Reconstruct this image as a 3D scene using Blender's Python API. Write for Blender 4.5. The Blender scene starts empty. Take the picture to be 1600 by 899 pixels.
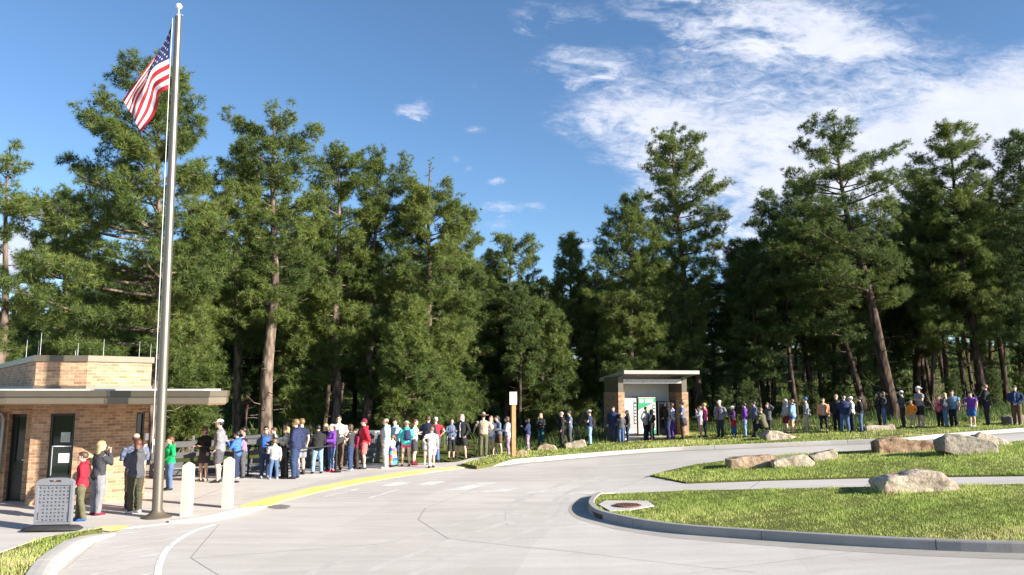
import bpy, bmesh, math, random
import numpy as np
from mathutils import Vector, Matrix
random.seed(7)
R = math.radians
scene = bpy.context.scene
COL = scene.collection

# ---------------------------------------------------------------- camera
F = 1205.0                       # focal length in pixels of a 1600 px wide picture
CAMZ = 2.75
PITCH = math.atan((608.0 - 449.5) / F)
cd = bpy.data.cameras.new('camera'); cam = bpy.data.objects.new('camera', cd); COL.objects.link(cam)
cam.location = (0, 0, CAMZ); cam.rotation_euler = (R(90) + PITCH, 0, 0)
cd.sensor_width = 36; cd.lens = 36 * F / 1600; cd.clip_start = 0.1; cd.clip_end = 3000
scene.camera = cam

def ray(px, py):
    a = (px - 800) / F; b = -(py - 449.5) / F
    c, s = math.cos(PITCH), math.sin(PITCH)
    return Vector((a, c - b * s, s + b * c))

def softplus(t):
    return math.log1p(math.exp(t)) if t < 30 else t

def zf(x, y):
    z = 0.058 * softplus(min(x, 60) - 2)
    z += 0.085 * 4 * softplus((y - 52) / 4)
    return z

def at_y(px, py, Y):
    d = ray(px, py); k = Y / d.y
    return Vector((d.x * k, Y, CAMZ + d.z * k))

def gp(px, py, dz=0.0):
    """point of the ground seen at a pixel of the photograph"""
    d = ray(px, py)
    lo, hi = 2.0, 120.0
    f = lambda t: CAMZ + d.z * t - zf(d.x * t, d.y * t) - dz
    t = lo
    while t < hi and f(t) > 0: t += 0.5
    a, b = t - 0.5, t
    for _ in range(30):
        m = (a + b) / 2
        if f(m) > 0: a = m
        else: b = m
    return Vector((d.x * a, d.y * a, CAMZ + d.z * a))

# ---------------------------------------------------------------- object helpers
def tag(o, label=None, cat=None, group=None, kind=None):
    if label: o['label'] = label
    if cat: o['category'] = cat
    if group: o['group'] = group
    if kind: o['kind'] = kind
    return o

def empty(name, loc, label, cat, group=None, rz=0.0):
    o = bpy.data.objects.new(name, None); COL.objects.link(o)
    o.location = loc; o.rotation_euler = (0, 0, rz); o.empty_display_size = 0.1
    return tag(o, label, cat, group)

def link(name, me, parent=None):
    o = bpy.data.objects.new(name, me); COL.objects.link(o)
    if parent: o.parent = parent
    return o

def mesh_np(name, V, F4=None, F3=None, mats=(), smooth=False, attr=None, midx=None):
    me = bpy.data.meshes.new(name)
    V = np.asarray(V, dtype=np.float32)
    loops = []; starts = []; n = 0
    if F4 is not None and len(F4):
        F4 = np.asarray(F4, dtype=np.int32); loops.append(F4.ravel()); starts.append(np.arange(len(F4)) * 4); n = len(F4) * 4
    if F3 is not None and len(F3):
        F3 = np.asarray(F3, dtype=np.int32); loops.append(F3.ravel()); starts.append(n + np.arange(len(F3)) * 3)
    L = np.concatenate(loops).astype(np.int32); S = np.concatenate(starts).astype(np.int32)
    me.vertices.add(len(V)); me.vertices.foreach_set('co', V.ravel())
    me.loops.add(len(L)); me.loops.foreach_set('vertex_index', L)
    me.polygons.add(len(S)); me.polygons.foreach_set('loop_start', S)
    if midx is not None: me.polygons.foreach_set('material_index', np.asarray(midx, dtype=np.int32))
    if smooth: me.polygons.foreach_set('use_smooth', np.ones(len(S), dtype=bool))
    if attr is not None:
        a = me.attributes.new('var', 'FLOAT', 'POINT'); a.data.foreach_set('value', np.asarray(attr, dtype=np.float32))
    for m in mats: me.materials.append(m)
    me.update(calc_edges=True); me.validate()
    return me

class MB:
    """collects shapes, then builds ONE mesh"""
    def __init__(s): s.v = []; s.f = []; s.m = []
    def poly(s, pts, faces, m=0):
        n = len(s.v); s.v += [tuple(p) for p in pts]
        s.f += [tuple(i + n for i in f) for f in faces]; s.m += [m] * len(faces)
        return s
    def box(s, c, size, rz=0.0, m=0, bev=0.0, M=None):
        x, y, z = size[0] / 2, size[1] / 2, size[2] / 2
        if bev > 0:
            b = min(bev, x * .9, y * .9, z * .9)
            P = []
            for zz, k in ((-z, b), (-z + b, 0), (z - b, 0), (z, b)):
                P += [(-x + k, -y + k + 0, zz), (x - k, -y + k, zz), (x - k, y - k, zz), (-x + k, y - k, zz)]
            Fc = [(3, 2, 1, 0), (12, 13, 14, 15)]
            for r in range(3):
                for i in range(4):
                    j = (i + 1) % 4
                    Fc.append((r * 4 + i, r * 4 + j, r * 4 + 4 + j, r * 4 + 4 + i))
        else:
            P = [(-x, -y, -z), (x, -y, -z), (x, y, -z), (-x, y, -z), (-x, -y, z), (x, -y, z), (x, y, z), (-x, y, z)]
            Fc = [(3, 2, 1, 0), (4, 5, 6, 7), (0, 1, 5, 4), (1, 2, 6, 5), (2, 3, 7, 6), (3, 0, 4, 7)]
        Rm = Matrix.Rotation(rz, 3, 'Z'); c = Vector(c)
        pts = [c + Rm @ Vector(p) for p in P]
        if M is not None: pts = [M @ p for p in pts]
        return s.poly(pts, Fc, m)
    def tube(s, pts, radii, n=10, m=0, flat=1.0, up=None, caps=True):
        pts = [Vector(p) for p in pts]; k = len(pts); P = []
        prev = None
        for i, p in enumerate(pts):
            d = (pts[min(i + 1, k - 1)] - pts[max(i - 1, 0)]).normalized()
            if prev is None:
                u = Vector(up) if up else (Vector((1, 0, 0)) if abs(d.x) < 0.8 else Vector((0, 1, 0)))
            else: u = prev
            u = (u - d * u.dot(d)).normalized(); prev = u; w = d.cross(u)
            r = radii[i] if isinstance(radii, (list, tuple)) else radii
            if not isinstance(r, (list, tuple)): r = (r, r * flat)
            for j in range(n):
                a = 2 * math.pi * j / n
                P.append(p + u * (r[0] * math.cos(a)) + w * (r[1] * math.sin(a)))
        Fc = []
        for i in range(k - 1):
            for j in range(n):
                q = (j + 1) % n
                Fc.append((i * n + j, i * n + q, i * n + n + q, i * n + n + j))
        if caps:
            Fc.append(tuple(reversed(range(n)))); Fc.append(tuple((k - 1) * n + j for j in range(n)))
        return s.poly(P, Fc, m)
    def rings(s, rings, n=16, m=0, T=None):
        """horizontal ellipses (cx,cy,z,rx,ry), closed at both ends"""
        P = []
        for (cx, cy, z, rx, ry) in rings:
            for j in range(n):
                a = 2 * math.pi * j / n
                p = Vector((cx + rx * math.cos(a), cy + ry * math.sin(a), z))
                P.append(T(p) if T else p)
        k = len(rings); Fc = []
        for i in range(k - 1):
            for j in range(n):
                q = (j + 1) % n
                Fc.append((i * n + j, i * n + q, i * n + n + q, i * n + n + j))
        Fc.append(tuple(reversed(range(n)))); Fc.append(tuple((k - 1) * n + j for j in range(n)))
        return s.poly(P, Fc, m)
    def ball(s, c, r, n=10, k=6, m=0, T=None):
        rr = []
        r = r if isinstance(r, (list, tuple)) else (r, r, r)
        for i in range(k + 1):
            a = -math.pi / 2 + math.pi * i / k
            q = max(0.02, math.cos(a))
            rr.append((c[0], c[1], c[2] + r[2] * math.sin(a), r[0] * q, r[1] * q))
        return s.rings(rr, n, m, T)
    def mesh(s, name, mats, smooth=False):
        me = bpy.data.meshes.new(name); me.from_pydata([tuple(p) for p in s.v], [], s.f)
        for mm in (mats if isinstance(mats, (list, tuple)) else [mats]): me.materials.append(mm)
        me.polygons.foreach_set('material_index', s.m)
        if smooth: me.polygons.foreach_set('use_smooth', [True] * len(me.polygons))
        me.update(); return me
    def build(s, name, mats, parent=None, smooth=False, auto=None):
        me = s.mesh(name, mats, smooth)
        if auto is not None:
            me.polygons.foreach_set('use_smooth', [True] * len(me.polygons))
            me.set_sharp_from_angle(angle=R(auto))
        return link(name, me, parent)

# ---------------------------------------------------------------- materials
def nt(name):
    m = bpy.data.materials.new(name); m.use_nodes = True
    t = m.node_tree; b = t.nodes['Principled BSDF']
    return m, t, b
def N(t, typ, **kw):
    n = t.nodes.new(typ)
    for k, v in kw.items():
        if k in n.inputs.keys() if hasattr(n.inputs, 'keys') else False: n.inputs[k].default_value = v
        else: setattr(n, k, v)
    return n
def ramp(t, src, stops):
    r = t.nodes.new('ShaderNodeValToRGB'); e = r.color_ramp.elements
    while len(e) < len(stops): e.new(0.5)
    for i, (p, c) in enumerate(stops):
        e[i].position = p; e[i].color = (*c, 1) if len(c) == 3 else c
    t.links.new(src, r.inputs[0]); return r
def noise(t, scale, detail=6, rough=0.6, vec=None, dist=0.0):
    n = t.nodes.new('ShaderNodeTexNoise'); n.inputs['Scale'].default_value = scale
    n.inputs['Detail'].default_value = detail; n.inputs['Roughness'].default_value = rough
    n.inputs['Distortion'].default_value = dist
    if vec is not None: t.links.new(vec, n.inputs['Vector'])
    return n
def objco(t, out='Object'):
    return t.nodes.new('ShaderNodeTexCoord').outputs[out]
def mixc(t, fac, a, b, mode='MIX'):
    m = t.nodes.new('ShaderNodeMix'); m.data_type = 'RGBA'; m.blend_type = mode
    if isinstance(fac, float): m.inputs[0].default_value = fac
    else: t.links.new(fac, m.inputs[0])
    for k, v in ((6, a), (7, b)):
        if isinstance(v, tuple): m.inputs[k].default_value = (*v, 1)
        else: t.links.new(v, m.inputs[k])
    return m.outputs[2]
def bump(t, b, h, s=0.3, d=0.01):
    n = t.nodes.new('ShaderNodeBump'); n.inputs['Strength'].default_value = s; n.inputs['Distance'].default_value = d
    t.links.new(h, n.inputs['Height']); t.links.new(n.outputs[0], b.inputs['Normal'])

_mc = {}
def mat(name, c, rough=0.6, var=0.15, scale=8.0, metal=0.0, bmp=0.0, spec=0.5):
    key = (name, c, rough)
    if key in _mc: return _mc[key]
    m, t, b = nt(name)
    n = noise(t, scale, 5, 0.6, objco(t))
    lo = tuple(x * (1 - var) for x in c); hi = tuple(min(1, x * (1 + var)) for x in c)
    r = ramp(t, n.outputs[0], [(0.3, lo), (0.7, hi)])
    t.links.new(r.outputs[0], b.inputs['Base Color'])
    b.inputs['Roughness'].default_value = rough; b.inputs['Metallic'].default_value = metal
    b.inputs['Specular IOR Level'].default_value = spec
    if bmp: bump(t, b, n.outputs[0], bmp, 0.02)
    _mc[key] = m; return m

def fabric(c):
    c = tuple(round(x, 3) for x in c)
    key = ('fabric', c)
    if key in _mc: return _mc[key]
    m, t, b = nt('fabric'); co = objco(t)
    n = noise(t, 14, 6, 0.65, co)
    r = ramp(t, n.outputs[0], [(0.25, tuple(x * .78 for x in c)), (0.75, tuple(min(1, x * 1.15) for x in c))])
    t.links.new(r.outputs[0], b.inputs['Base Color'])
    b.inputs['Roughness'].default_value = 0.85; b.inputs['Specular IOR Level'].default_value = 0.2
    n2 = noise(t, 7, 4, 0.5, co, 1.5); bump(t, b, n2.outputs[0], 0.5, 0.03)
    _mc[key] = m; return m

def concrete(name, base, var=0.10, warm=0.0, streak=True):
    m, t, b = nt(name); co = objco(t)
    big = noise(t, 0.35, 6, 0.6, co); fine = noise(t, 22, 8, 0.7, co)
    mp = t.nodes.new('ShaderNodeMapping'); mp.inputs['Scale'].default_value = (0.25, 1.6, 1); mp.inputs['Rotation'].default_value = (0, 0, R(-12))
    t.links.new(co, mp.inputs[0]); st = noise(t, 1.6, 7, 0.65, mp.outputs[0], 0.6)
    lo = tuple(x * (1 - var) for x in base); hi = tuple(x * (1 + var) for x in base)
    a = ramp(t, big.outputs[0], [(0.3, lo), (0.5, base), (0.7, hi)]).outputs[0]
    s = ramp(t, st.outputs[0], [(0.35, (.90, .89, .88)), (0.65, (1.04, 1.04, 1.04))]).outputs[0]
    c = mixc(t, 1.0, a, s, 'MULTIPLY')
    f = ramp(t, fine.outputs[0], [(0.3, (.93, .93, .93)), (0.7, (1.05, 1.05, 1.05))]).outputs[0]
    c = mixc(t, 1.0, c, f, 'MULTIPLY')
    vo = t.nodes.new('ShaderNodeTexVoronoi'); vo.inputs['Scale'].default_value = 1.1; t.links.new(co, vo.inputs['Vector'])
    sp = ramp(t, vo.outputs['Distance'], [(0.0, (.78, .77, .75)), (0.035, (1, 1, 1))]).outputs[0]
    c = mixc(t, 0.7, c, sp, 'MULTIPLY')
    # slabs poured on different days differ a little in tone
    mp2 = t.nodes.new('ShaderNodeMapping'); mp2.inputs['Rotation'].default_value = (0, 0, R(9)); t.links.new(co, mp2.inputs[0])
    sl = t.nodes.new('ShaderNodeTexVoronoi'); sl.distance = 'CHEBYCHEV'; sl.inputs['Scale'].default_value = .24; sl.inputs['Randomness'].default_value = .35; t.links.new(mp2.outputs[0], sl.inputs['Vector'])
    bw = t.nodes.new('ShaderNodeRGBToBW'); t.links.new(sl.outputs['Color'], bw.inputs[0])
    c = mixc(t, 1.0, c, ramp(t, bw.outputs[0], [(.2, (.93, .925, .92)), (.8, (1.03, 1.03, 1.03))]).outputs[0], 'MULTIPLY')
    bl = noise(t, 1.7, 7, .75, co, .8)
    c = mixc(t, 1.0, c, ramp(t, bl.outputs[0], [(.22, (.80, .785, .77)), (.40, (1, 1, 1))]).outputs[0], 'MULTIPLY')
    t.links.new(c, b.inputs['Base Color']); b.inputs['Roughness'].default_value = 0.85
    b.inputs['Specular IOR Level'].default_value = 0.25
    bump(t, b, fine.outputs[0], 0.25, 0.006)
    return m

M = {}
M['road'] = concrete('road_concrete', (.565, .525, .48), .07)
M['plaza'] = concrete('plaza_concrete', (.565, .525, .48), .07)
M['gutter'] = concrete('gutter_concrete', (.40, .37, .33), .10)
M['kerb'] = concrete('kerb_concrete', (.50, .47, .43), .10)
M['kerb_old'] = concrete('kerb_concrete_grey', (.34, .32, .30), .14)
M['joint'] = mat('joint_sealant', (.27, .25, .23), .9, .4, 6)

def paint_worn(name, c, thr=(0.42, 0.6), scale=5.0, alpha=0.0):
    """paint worn through in patches to the concrete below"""
    m, t, b = nt(name); co = objco(t)
    n = noise(t, scale, 8, 0.75, co); n2 = noise(t, 1.3, 3, 0.5, co)
    mm = t.nodes.new('ShaderNodeMath'); mm.operation = 'ADD'; t.links.new(n.outputs[0], mm.inputs[0]); t.links.new(n2.outputs[0], mm.inputs[1])
    r = ramp(t, mm.outputs[0], [(thr[0] * 2 if thr[0] < .5 else .9, (0, 0, 0)), (min(1.0, thr[1] * 1.8), (1, 1, 1))])
    r.color_ramp.elements[0].position = thr[0]; r.color_ramp.elements[1].position = thr[1]
    hf = t.nodes.new('ShaderNodeMath'); hf.operation = 'MULTIPLY'; hf.inputs[1].default_value = 0.5
    t.links.new(mm.outputs[0], hf.inputs[0]); t.links.new(hf.outputs[0], r.inputs[0])
    c2 = mixc(t, r.outputs[0], c, (.565, .525, .48))
    t.links.new(c2, b.inputs['Base Color']); b.inputs['Roughness'].default_value = .7
    return m
M['yellow'] = paint_worn('yellow_paint', (.80, .69, .17), (.50, .70), 9)
M['white_line'] = paint_worn('white_line_paint', (.74, .73, .71), (.52, .72), 7)
M['tyre'] = paint_worn('tyre_mark', (.47, .435, .395), (.40, .60), 3)
M['white_worn'] = paint_worn('white_worn_paint', (.76, .75, .73), (.40, .56), 5)

def grass_ground():
    m, t, b = nt('turf_soil'); co = objco(t)
    n = noise(t, 0.6, 6, 0.65, co); f = noise(t, 30, 4, 0.7, co)
    a = ramp(t, n.outputs[0], [(0.3, (.10, .115, .03)), (0.55, (.15, .155, .045)), (0.75, (.22, .19, .08))]).outputs[0]
    g = ramp(t, f.outputs[0], [(0.3, (.6, .6, .6)), (0.7, (1.2, 1.2, 1.2))]).outputs[0]
    t.links.new(mixc(t, 1.0, a, g, 'MULTIPLY'), b.inputs['Base Color']); b.inputs['Roughness'].default_value = 1
    b.inputs['Specular IOR Level'].default_value = .1
    bump(t, b, f.outputs[0], .8, .05); return m
M['turf'] = grass_ground()
def forest_floor():
    m, t, b = nt('forest_floor'); co = objco(t)
    n = noise(t, 0.18, 7, 0.65, co); f = noise(t, 9, 6, 0.7, co)
    a = ramp(t, n.outputs[0], [(0.35, (.085, .10, .03)), (0.5, (.12, .15, .04)), (0.68, (.16, .12, .07))]).outputs[0]
    g = ramp(t, f.outputs[0], [(0.3, (.55, .55, .5)), (0.7, (1.25, 1.25, 1.2))]).outputs[0]
    t.links.new(mixc(t, 1.0, a, g, 'MULTIPLY'), b.inputs['Base Color']); b.inputs['Roughness'].default_value = 1
    b.inputs['Specular IOR Level'].default_value = .1
    bump(t, b, f.outputs[0], .9, .1); return m
M['forest'] = forest_floor()

def leafmat(name, stops, transl=0.25, rough=0.55):
    m, t, b = nt(name)
    a = t.nodes.new('ShaderNodeAttribute'); a.attribute_name = 'var'
    r = ramp(t, a.outputs['Fac'], stops)
    t.links.new(r.outputs[0], b.inputs['Base Color'])
    b.inputs['Roughness'].default_value = rough; b.inputs['Specular IOR Level'].default_value = .35
    tr = t.nodes.new('ShaderNodeBsdfTranslucent'); t.links.new(r.outputs[0], tr.inputs['Color'])
    mx = t.nodes.new('ShaderNodeMixShader'); mx.inputs[0].default_value = transl
    t.links.new(b.outputs[0], mx.inputs[1]); t.links.new(tr.outputs[0], mx.inputs[2])
    t.links.new(mx.outputs[0], t.nodes['Material Output'].inputs['Surface']); return m
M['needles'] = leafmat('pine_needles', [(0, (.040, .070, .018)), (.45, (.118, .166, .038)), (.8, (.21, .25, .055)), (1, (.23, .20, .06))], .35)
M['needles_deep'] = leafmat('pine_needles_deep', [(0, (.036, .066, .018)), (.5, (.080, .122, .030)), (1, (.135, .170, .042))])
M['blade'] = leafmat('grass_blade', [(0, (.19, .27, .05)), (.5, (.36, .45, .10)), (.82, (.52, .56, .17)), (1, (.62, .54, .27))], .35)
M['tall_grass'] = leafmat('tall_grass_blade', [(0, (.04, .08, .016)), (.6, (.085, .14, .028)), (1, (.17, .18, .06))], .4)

def bark(name, a, bcol):
    m, t, b = nt(name); co = objco(t)
    mp = t.nodes.new('ShaderNodeMapping'); mp.inputs['Scale'].default_value = (1, 1, .28); t.links.new(co, mp.inputs[0])
    v = t.nodes.new('ShaderNodeTexVoronoi'); v.inputs['Scale'].default_value = 7; t.links.new(mp.outputs[0], v.inputs['Vector'])
    n = noise(t, 5, 7, .7, mp.outputs[0], 1.0)
    c1 = ramp(t, v.outputs['Distance'], [(0.0, a), (0.45, bcol), (0.75, tuple(x * .3 for x in a))]).outputs[0]
    c2 = ramp(t, n.outputs[0], [(.3, (.6, .6, .6)), (.7, (1.3, 1.25, 1.2))]).outputs[0]
    t.links.new(mixc(t, 1.0, c1, c2, 'MULTIPLY'), b.inputs['Base Color']); b.inputs['Roughness'].default_value = .95
    b.inputs['Specular IOR Level'].default_value = .1
    bump(t, b, v.outputs['Distance'], .7, .04); return m
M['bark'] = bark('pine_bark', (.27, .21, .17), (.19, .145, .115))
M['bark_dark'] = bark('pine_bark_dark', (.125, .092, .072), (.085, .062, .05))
M['deadwood'] = mat('dead_wood', (.28, .24, .20), .9, .3, 8)

def rockmat(name, base, stain, amount):
    m, t, b = nt(name); co = objco(t)
    n = noise(t, 1.6, 8, .65, co, .5); f = noise(t, 14, 8, .7, co); n3 = noise(t, 4.5, 6, .6, co, 1.0)
    a = ramp(t, f.outputs[0], [(.3, tuple(x * .72 for x in base)), (.7, tuple(x * 1.18 for x in base))]).outputs[0]
    s = ramp(t, n.outputs[0], [(amount, (0, 0, 0)), (amount + .12, (1, 1, 1))])
    c = mixc(t, s.outputs[0], a, stain)
    d = ramp(t, n3.outputs[0], [(.30, (.55, .5, .46)), (.48, (1, 1, 1))]).outputs[0]
    c = mixc(t, .8, c, d, 'MULTIPLY')
    t.links.new(c, b.inputs['Base Color']); b.inputs['Roughness'].default_value = .95; b.inputs['Specular IOR Level'].default_value = .15
    bump(t, b, f.outputs[0], .9, .04); return m
M['rock_cream'] = rockmat('limestone_cream', (.52, .43, .34), (.27, .15, .09), .53)
M['rock_rust'] = rockmat('limestone_rust', (.36, .25, .17), (.19, .10, .06), .47)
M['rock_tan'] = rockmat('limestone_tan', (.44, .32, .22), (.42, .24, .13), .54)
M['rock_grey'] = rockmat('limestone_grey', (.31, .27, .225), (.30, .22, .16), .64)

def brickmat():
    m, t, b = nt('tan_brick'); uv = objco(t, 'UV')
    br = t.nodes.new('ShaderNodeTexBrick'); t.links.new(uv, br.inputs['Vector'])
    br.offset = .5; br.inputs['Scale'].default_value = 1.0
    br.inputs['Brick Width'].default_value = .205; br.inputs['Row Height'].default_value = .073
    br.inputs['Mortar Size'].default_value = .008; br.inputs['Mortar Smooth'].default_value = .2; br.inputs['Bias'].default_value = -.1
    br.inputs['Color1'].default_value = (.46, .29, .175, 1); br.inputs['Color2'].default_value = (.29, .165, .10, 1)
    br.inputs['Mortar'].default_value = (.46, .36, .27, 1)
    n = noise(t, 6, 5, .6, uv)
    # a second, offset brick grid gives some bricks a darker firing
    mp = t.nodes.new('ShaderNodeMapping'); mp.inputs['Location'].default_value = (.205 * 7, .073 * 16, 0); t.links.new(uv, mp.inputs[0])
    b2 = t.nodes.new('ShaderNodeTexBrick'); t.links.new(mp.outputs[0], b2.inputs['Vector']); b2.offset = .5
    for k, v in (('Scale', 1.0), ('Brick Width', .205), ('Row Height', .073), ('Mortar Size', .0), ('Bias', -.35)): b2.inputs[k].default_value = v
    b2.inputs['Color1'].default_value = (1.08, 1.06, 1.02, 1); b2.inputs['Color2'].default_value = (.58, .55, .54, 1)
    c = mixc(t, 1.0, br.outputs['Color'], b2.outputs['Color'], 'MULTIPLY')
    g = ramp(t, n.outputs[0], [(.3, (.85, .85, .85)), (.7, (1.12, 1.12, 1.12))]).outputs[0]
    t.links.new(mixc(t, 1.0, c, g, 'MULTIPLY'), b.inputs['Base Color']); b.inputs['Roughness'].default_value = .9
    b.inputs['Specular IOR Level'].default_value = .2
    iv = t.nodes.new('ShaderNodeMath'); iv.operation = 'SUBTRACT'; iv.inputs[0].default_value = 1; t.links.new(br.outputs['Fac'], iv.inputs[1])
    bump(t, b, iv.outputs[0], .6, .01); return m
M['brick'] = brickmat()
M['soldier'] = mat('soldier_brick', (.38, .23, .14), .9, .3, 12, 0, .3)
M['fascia'] = mat('bronze_fascia', (.135, .112, .080), .45, .06, 3, .3)
M['fascia_low'] = mat('bronze_fascia_low', (.20, .165, .12), .45, .06, 3, .3)
M['membrane'] = mat('roof_membrane', (.75, .74, .72), .7, .05)
M['soffit'] = mat('wood_soffit', (.42, .22, .09), .6, .2, 5)
M['frame'] = mat('black_window_frame', (.018, .017, .016), .4, .2)
M['paper'] = mat('paper', (.78, .78, .76), .8, .04)
M['ink'] = mat('ink', (.10, .11, .13), .8, .1)
M['steel_grey'] = mat('grey_steel_box', (.28, .29, .31), .5, .08, 4, .2)
M['conduit'] = mat('conduit', (.30, .29, .27), .5, .1, 4, .4)
M['charcoal'] = mat('charcoal_plastic', (.055, .056, .060), .55, .15, 5)
M['black'] = mat('black_metal', (.016, .016, .017), .45, .2)
M['cream_paint'] = mat('cream_bollard_paint', (.62, .55, .42), .5, .05, 5)
M['sign_grey'] = mat('grey_moulded_plastic', (.18, .185, .205), .6, .06, 5)
M['sign_dark'] = mat('dark_moulded_plastic', (.075, .078, .09), .6, .1)
M['rubber'] = mat('black_rubber', (.03, .03, .032), .75, .2)
M['wood_post'] = mat('stained_timber', (.40, .21, .085), .7, .25, 6)
M['white_sheet'] = mat('white_sign_sheet', (.80, .80, .79), .4, .03)
M['rust_iron'] = mat('rusty_iron', (.17, .075, .05), .85, .3, 20, 0, .4)
M['zinc'] = mat('galvanised', (.50, .50, .50), .4, .1, 6, .6)
M['white_metal'] = mat('white_ball', (.75, .74, .72), .3, .05)
def brushed():
    m, t, b = nt('bronze_aluminium'); co = objco(t)
    n = noise(t, 60, 3, .5, co)
    r = ramp(t, n.outputs[0], [(.3, (.19, .165, .135)), (.7, (.23, .205, .17))]); t.links.new(r.outputs[0], b.inputs['Base Color'])
    b.inputs['Metallic'].default_value = .75; b.inputs['Roughness'].default_value = .42
    return m
M['pole'] = brushed()
def glassmat():
    m, t, b = nt('dark_glass')
    b.inputs['Base Color'].default_value = (.012, .016, .014, 1); b.inputs['Roughness'].default_value = .05
    b.inputs['Specular IOR Level'].default_value = .6
    return m
M['glass'] = glassmat()
# ================================================================ GROUND
def smooth_path(P, step=0.35):
    P = [Vector((p[0], p[1])) for p in P]; out = []
    Q = [P[0] * 2 - P[1]] + P + [P[-1] * 2 - P[-2]]
    for i in range(1, len(Q) - 2):
        a, b, c, d = Q[i - 1], Q[i], Q[i + 1], Q[i + 2]
        n = max(2, int((c - b).length / step))
        for k in range(n):
            s = k / n
            out.append(0.5 * ((2 * b) + (c - a) * s + (2 * a - 5 * b + 4 * c - d) * s * s + (3 * b - a - 3 * c + d) * s ** 3))
    out.append(P[-1]); return out

def sheet(name, pts, dz, m, kind='structure', grid=1.0, skirt=0.0, dzf=None):
    """a sheet draped over the ground, cut on a common grid"""
    bm = bmesh.new()
    vs = [bm.verts.new((p[0], p[1], 0)) for p in pts]
    bm.faces.new(vs); bmesh.ops.recalc_face_normals(bm, faces=bm.faces)
    bmesh.ops.triangulate(bm, faces=bm.faces[:])
    xs = [p[0] for p in pts]; ys = [p[1] for p in pts]
    for ax, lo, hi in ((0, min(xs), max(xs)), (1, min(ys), max(ys))):
        k = math.floor(lo / grid) + 1
        while k * grid < hi:
            co = [0, 0, 0]; no = [0, 0, 0]; co[ax] = k * grid; no[ax] = 1
            bmesh.ops.bisect_plane(bm, geom=bm.verts[:] + bm.edges[:] + bm.faces[:], plane_co=co, plane_no=no, dist=1e-5)
            k += 1
    for f in bm.faces:
        f.normal_update()
        if f.normal.z < 0: f.normal_flip()
    if skirt:
        be = [e for e in bm.edges if e.is_boundary]
        r = bmesh.ops.extrude_edge_only(bm, edges=be)
        low = {v for v in r['geom'] if isinstance(v, bmesh.types.BMVert)}
    else: low = set()
    for v in bm.verts:
        d = dzf(v.co.x, v.co.y) if dzf else dz
        v.co.z = zf(v.co.x, v.co.y) + d - (skirt if v in low else 0)
    me = bpy.data.meshes.new(name); bm.to_mesh(me); bm.free()
    me.materials.append(m); o = link(name, me)
    return tag(o, kind=kind)

def pxs(L, dz=0.0): return [gp(x, y, dz) for x, y in L]

def yback(x):                       # where the forest floor begins
    t = min(1, max(0, (x + 7) / 14)); t = t * t * (3 - 2 * t)
    return 29.8 + 9.0 * t

# forest floor, one sheet to the horizon
xs = sorted(set(list(np.arange(-60, 60.1, 1.5)) + [-1500, -800, -400, -250, -160, -110, -80, 80, 110, 160, 250, 400, 800, 1500]))
ys = sorted(set(list(np.arange(-12, 70.1, 1.5)) + [-300, -100, -40, 75, 80, 90, 100, 115, 130, 150, 180, 230, 300, 400, 600, 1000, 1600]))
V = []; Fq = []
for y in ys:
    for x in xs:
        yb = yback(x); t = min(1, max(0, (y - yb + 2.0) / 1.8))
        if x < -14 and y > 10: t = max(t, min(1, (-14 - x) / 2))
        V.append((x, y, zf(x, min(y, 140)) - 0.3 + 0.36 * t + (0.12 * math.sin(x * .7) * math.sin(y * .55) if y > yb + 4 else 0)))
nx = len(xs)
for j in range(len(ys) - 1):
    for i in range(nx - 1): Fq.append((j * nx + i, j * nx + i + 1, (j + 1) * nx + i + 1, (j + 1) * nx + i))
tag(link('ground', mesh_np('ground', V, Fq, mats=[M['forest']], smooth=True)), kind='structure')

# road (one concrete sheet); its far side is a straight kerb, y about 30
kerb_far = smooth_path([gp(*p) for p in ((772, 729), (810, 724), (850, 720.5), (900, 716), (960, 711), (1040, 705.5), (1119, 702), (1294, 695), (1420, 690))] + [Vector((17, 30.6)), Vector((24, 31.6)), Vector((34, 33.2))], .5)
plaza_edge = smooth_path([gp(*p) for p in ((262, 819), (330, 813), (372, 804), (410, 793), (440, 783), (500, 768), (570, 753.5), (640, 742), (690, 735.5), (740, 729.5), (772, 729))], .5)
road_pts = [Vector((-40, -10)), Vector((45, -10)), Vector((45, 33))] + [Vector((34, 33.2))] + list(reversed(kerb_far))[1:] + [Vector((-3, 27.5)), Vector((-40, 27.5))]
sheet('road', road_pts, 0.0, M['road'])

# plaza where people queue
left_walk = [gp(0, 864), gp(70, 840), gp(146, 829)]
pl = [Vector((-30, 12.2))] + [Vector((p.x, p.y)) for p in left_walk] + [gp(200, 826), gp(232, 822)] + plaza_edge[:-1] + [gp(735, 722), gp(738, 716), gp(765, 712), gp(800, 706)] + [Vector((-.2, 30.5)), Vector((-3, 29.3)), Vector((-6, 29.0)), Vector((-30, 29.0))]
sheet('plaza_pavement', [Vector((p[0], p[1])) for p in pl], 0.015, M['plaza'], skirt=.1)

# grass verge beyond the far kerb
vk = [p for p in kerb_far]
def off_path(P, d):
    out = []
    for i, p in enumerate(P):
        a = P[max(0, i - 1)]; b = P[min(len(P) - 1, i + 1)]; t = (b - a).normalized()
        out.append(Vector((p.x - t.y * d, p.y + t.x * d)))
    return out
vin = off_path(vk, .16)
verge_pts = [Vector((p.x, p.y)) for p in (gp(722, 725, .1), gp(745, 729, .1))] + vin[1:] + [Vector((34, 41)), Vector((24, 40)), Vector((14, 40)), Vector((7, 40)), Vector((3, 38)), Vector((0, 34.5)), gp(795, 706, .1), gp(765, 713, .1)]
verge_pts = [Vector((p[0], p[1])) for p in verge_pts]
sheet('grass_verge', verge_pts, 0.11, M['turf'], skirt=.25)

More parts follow.
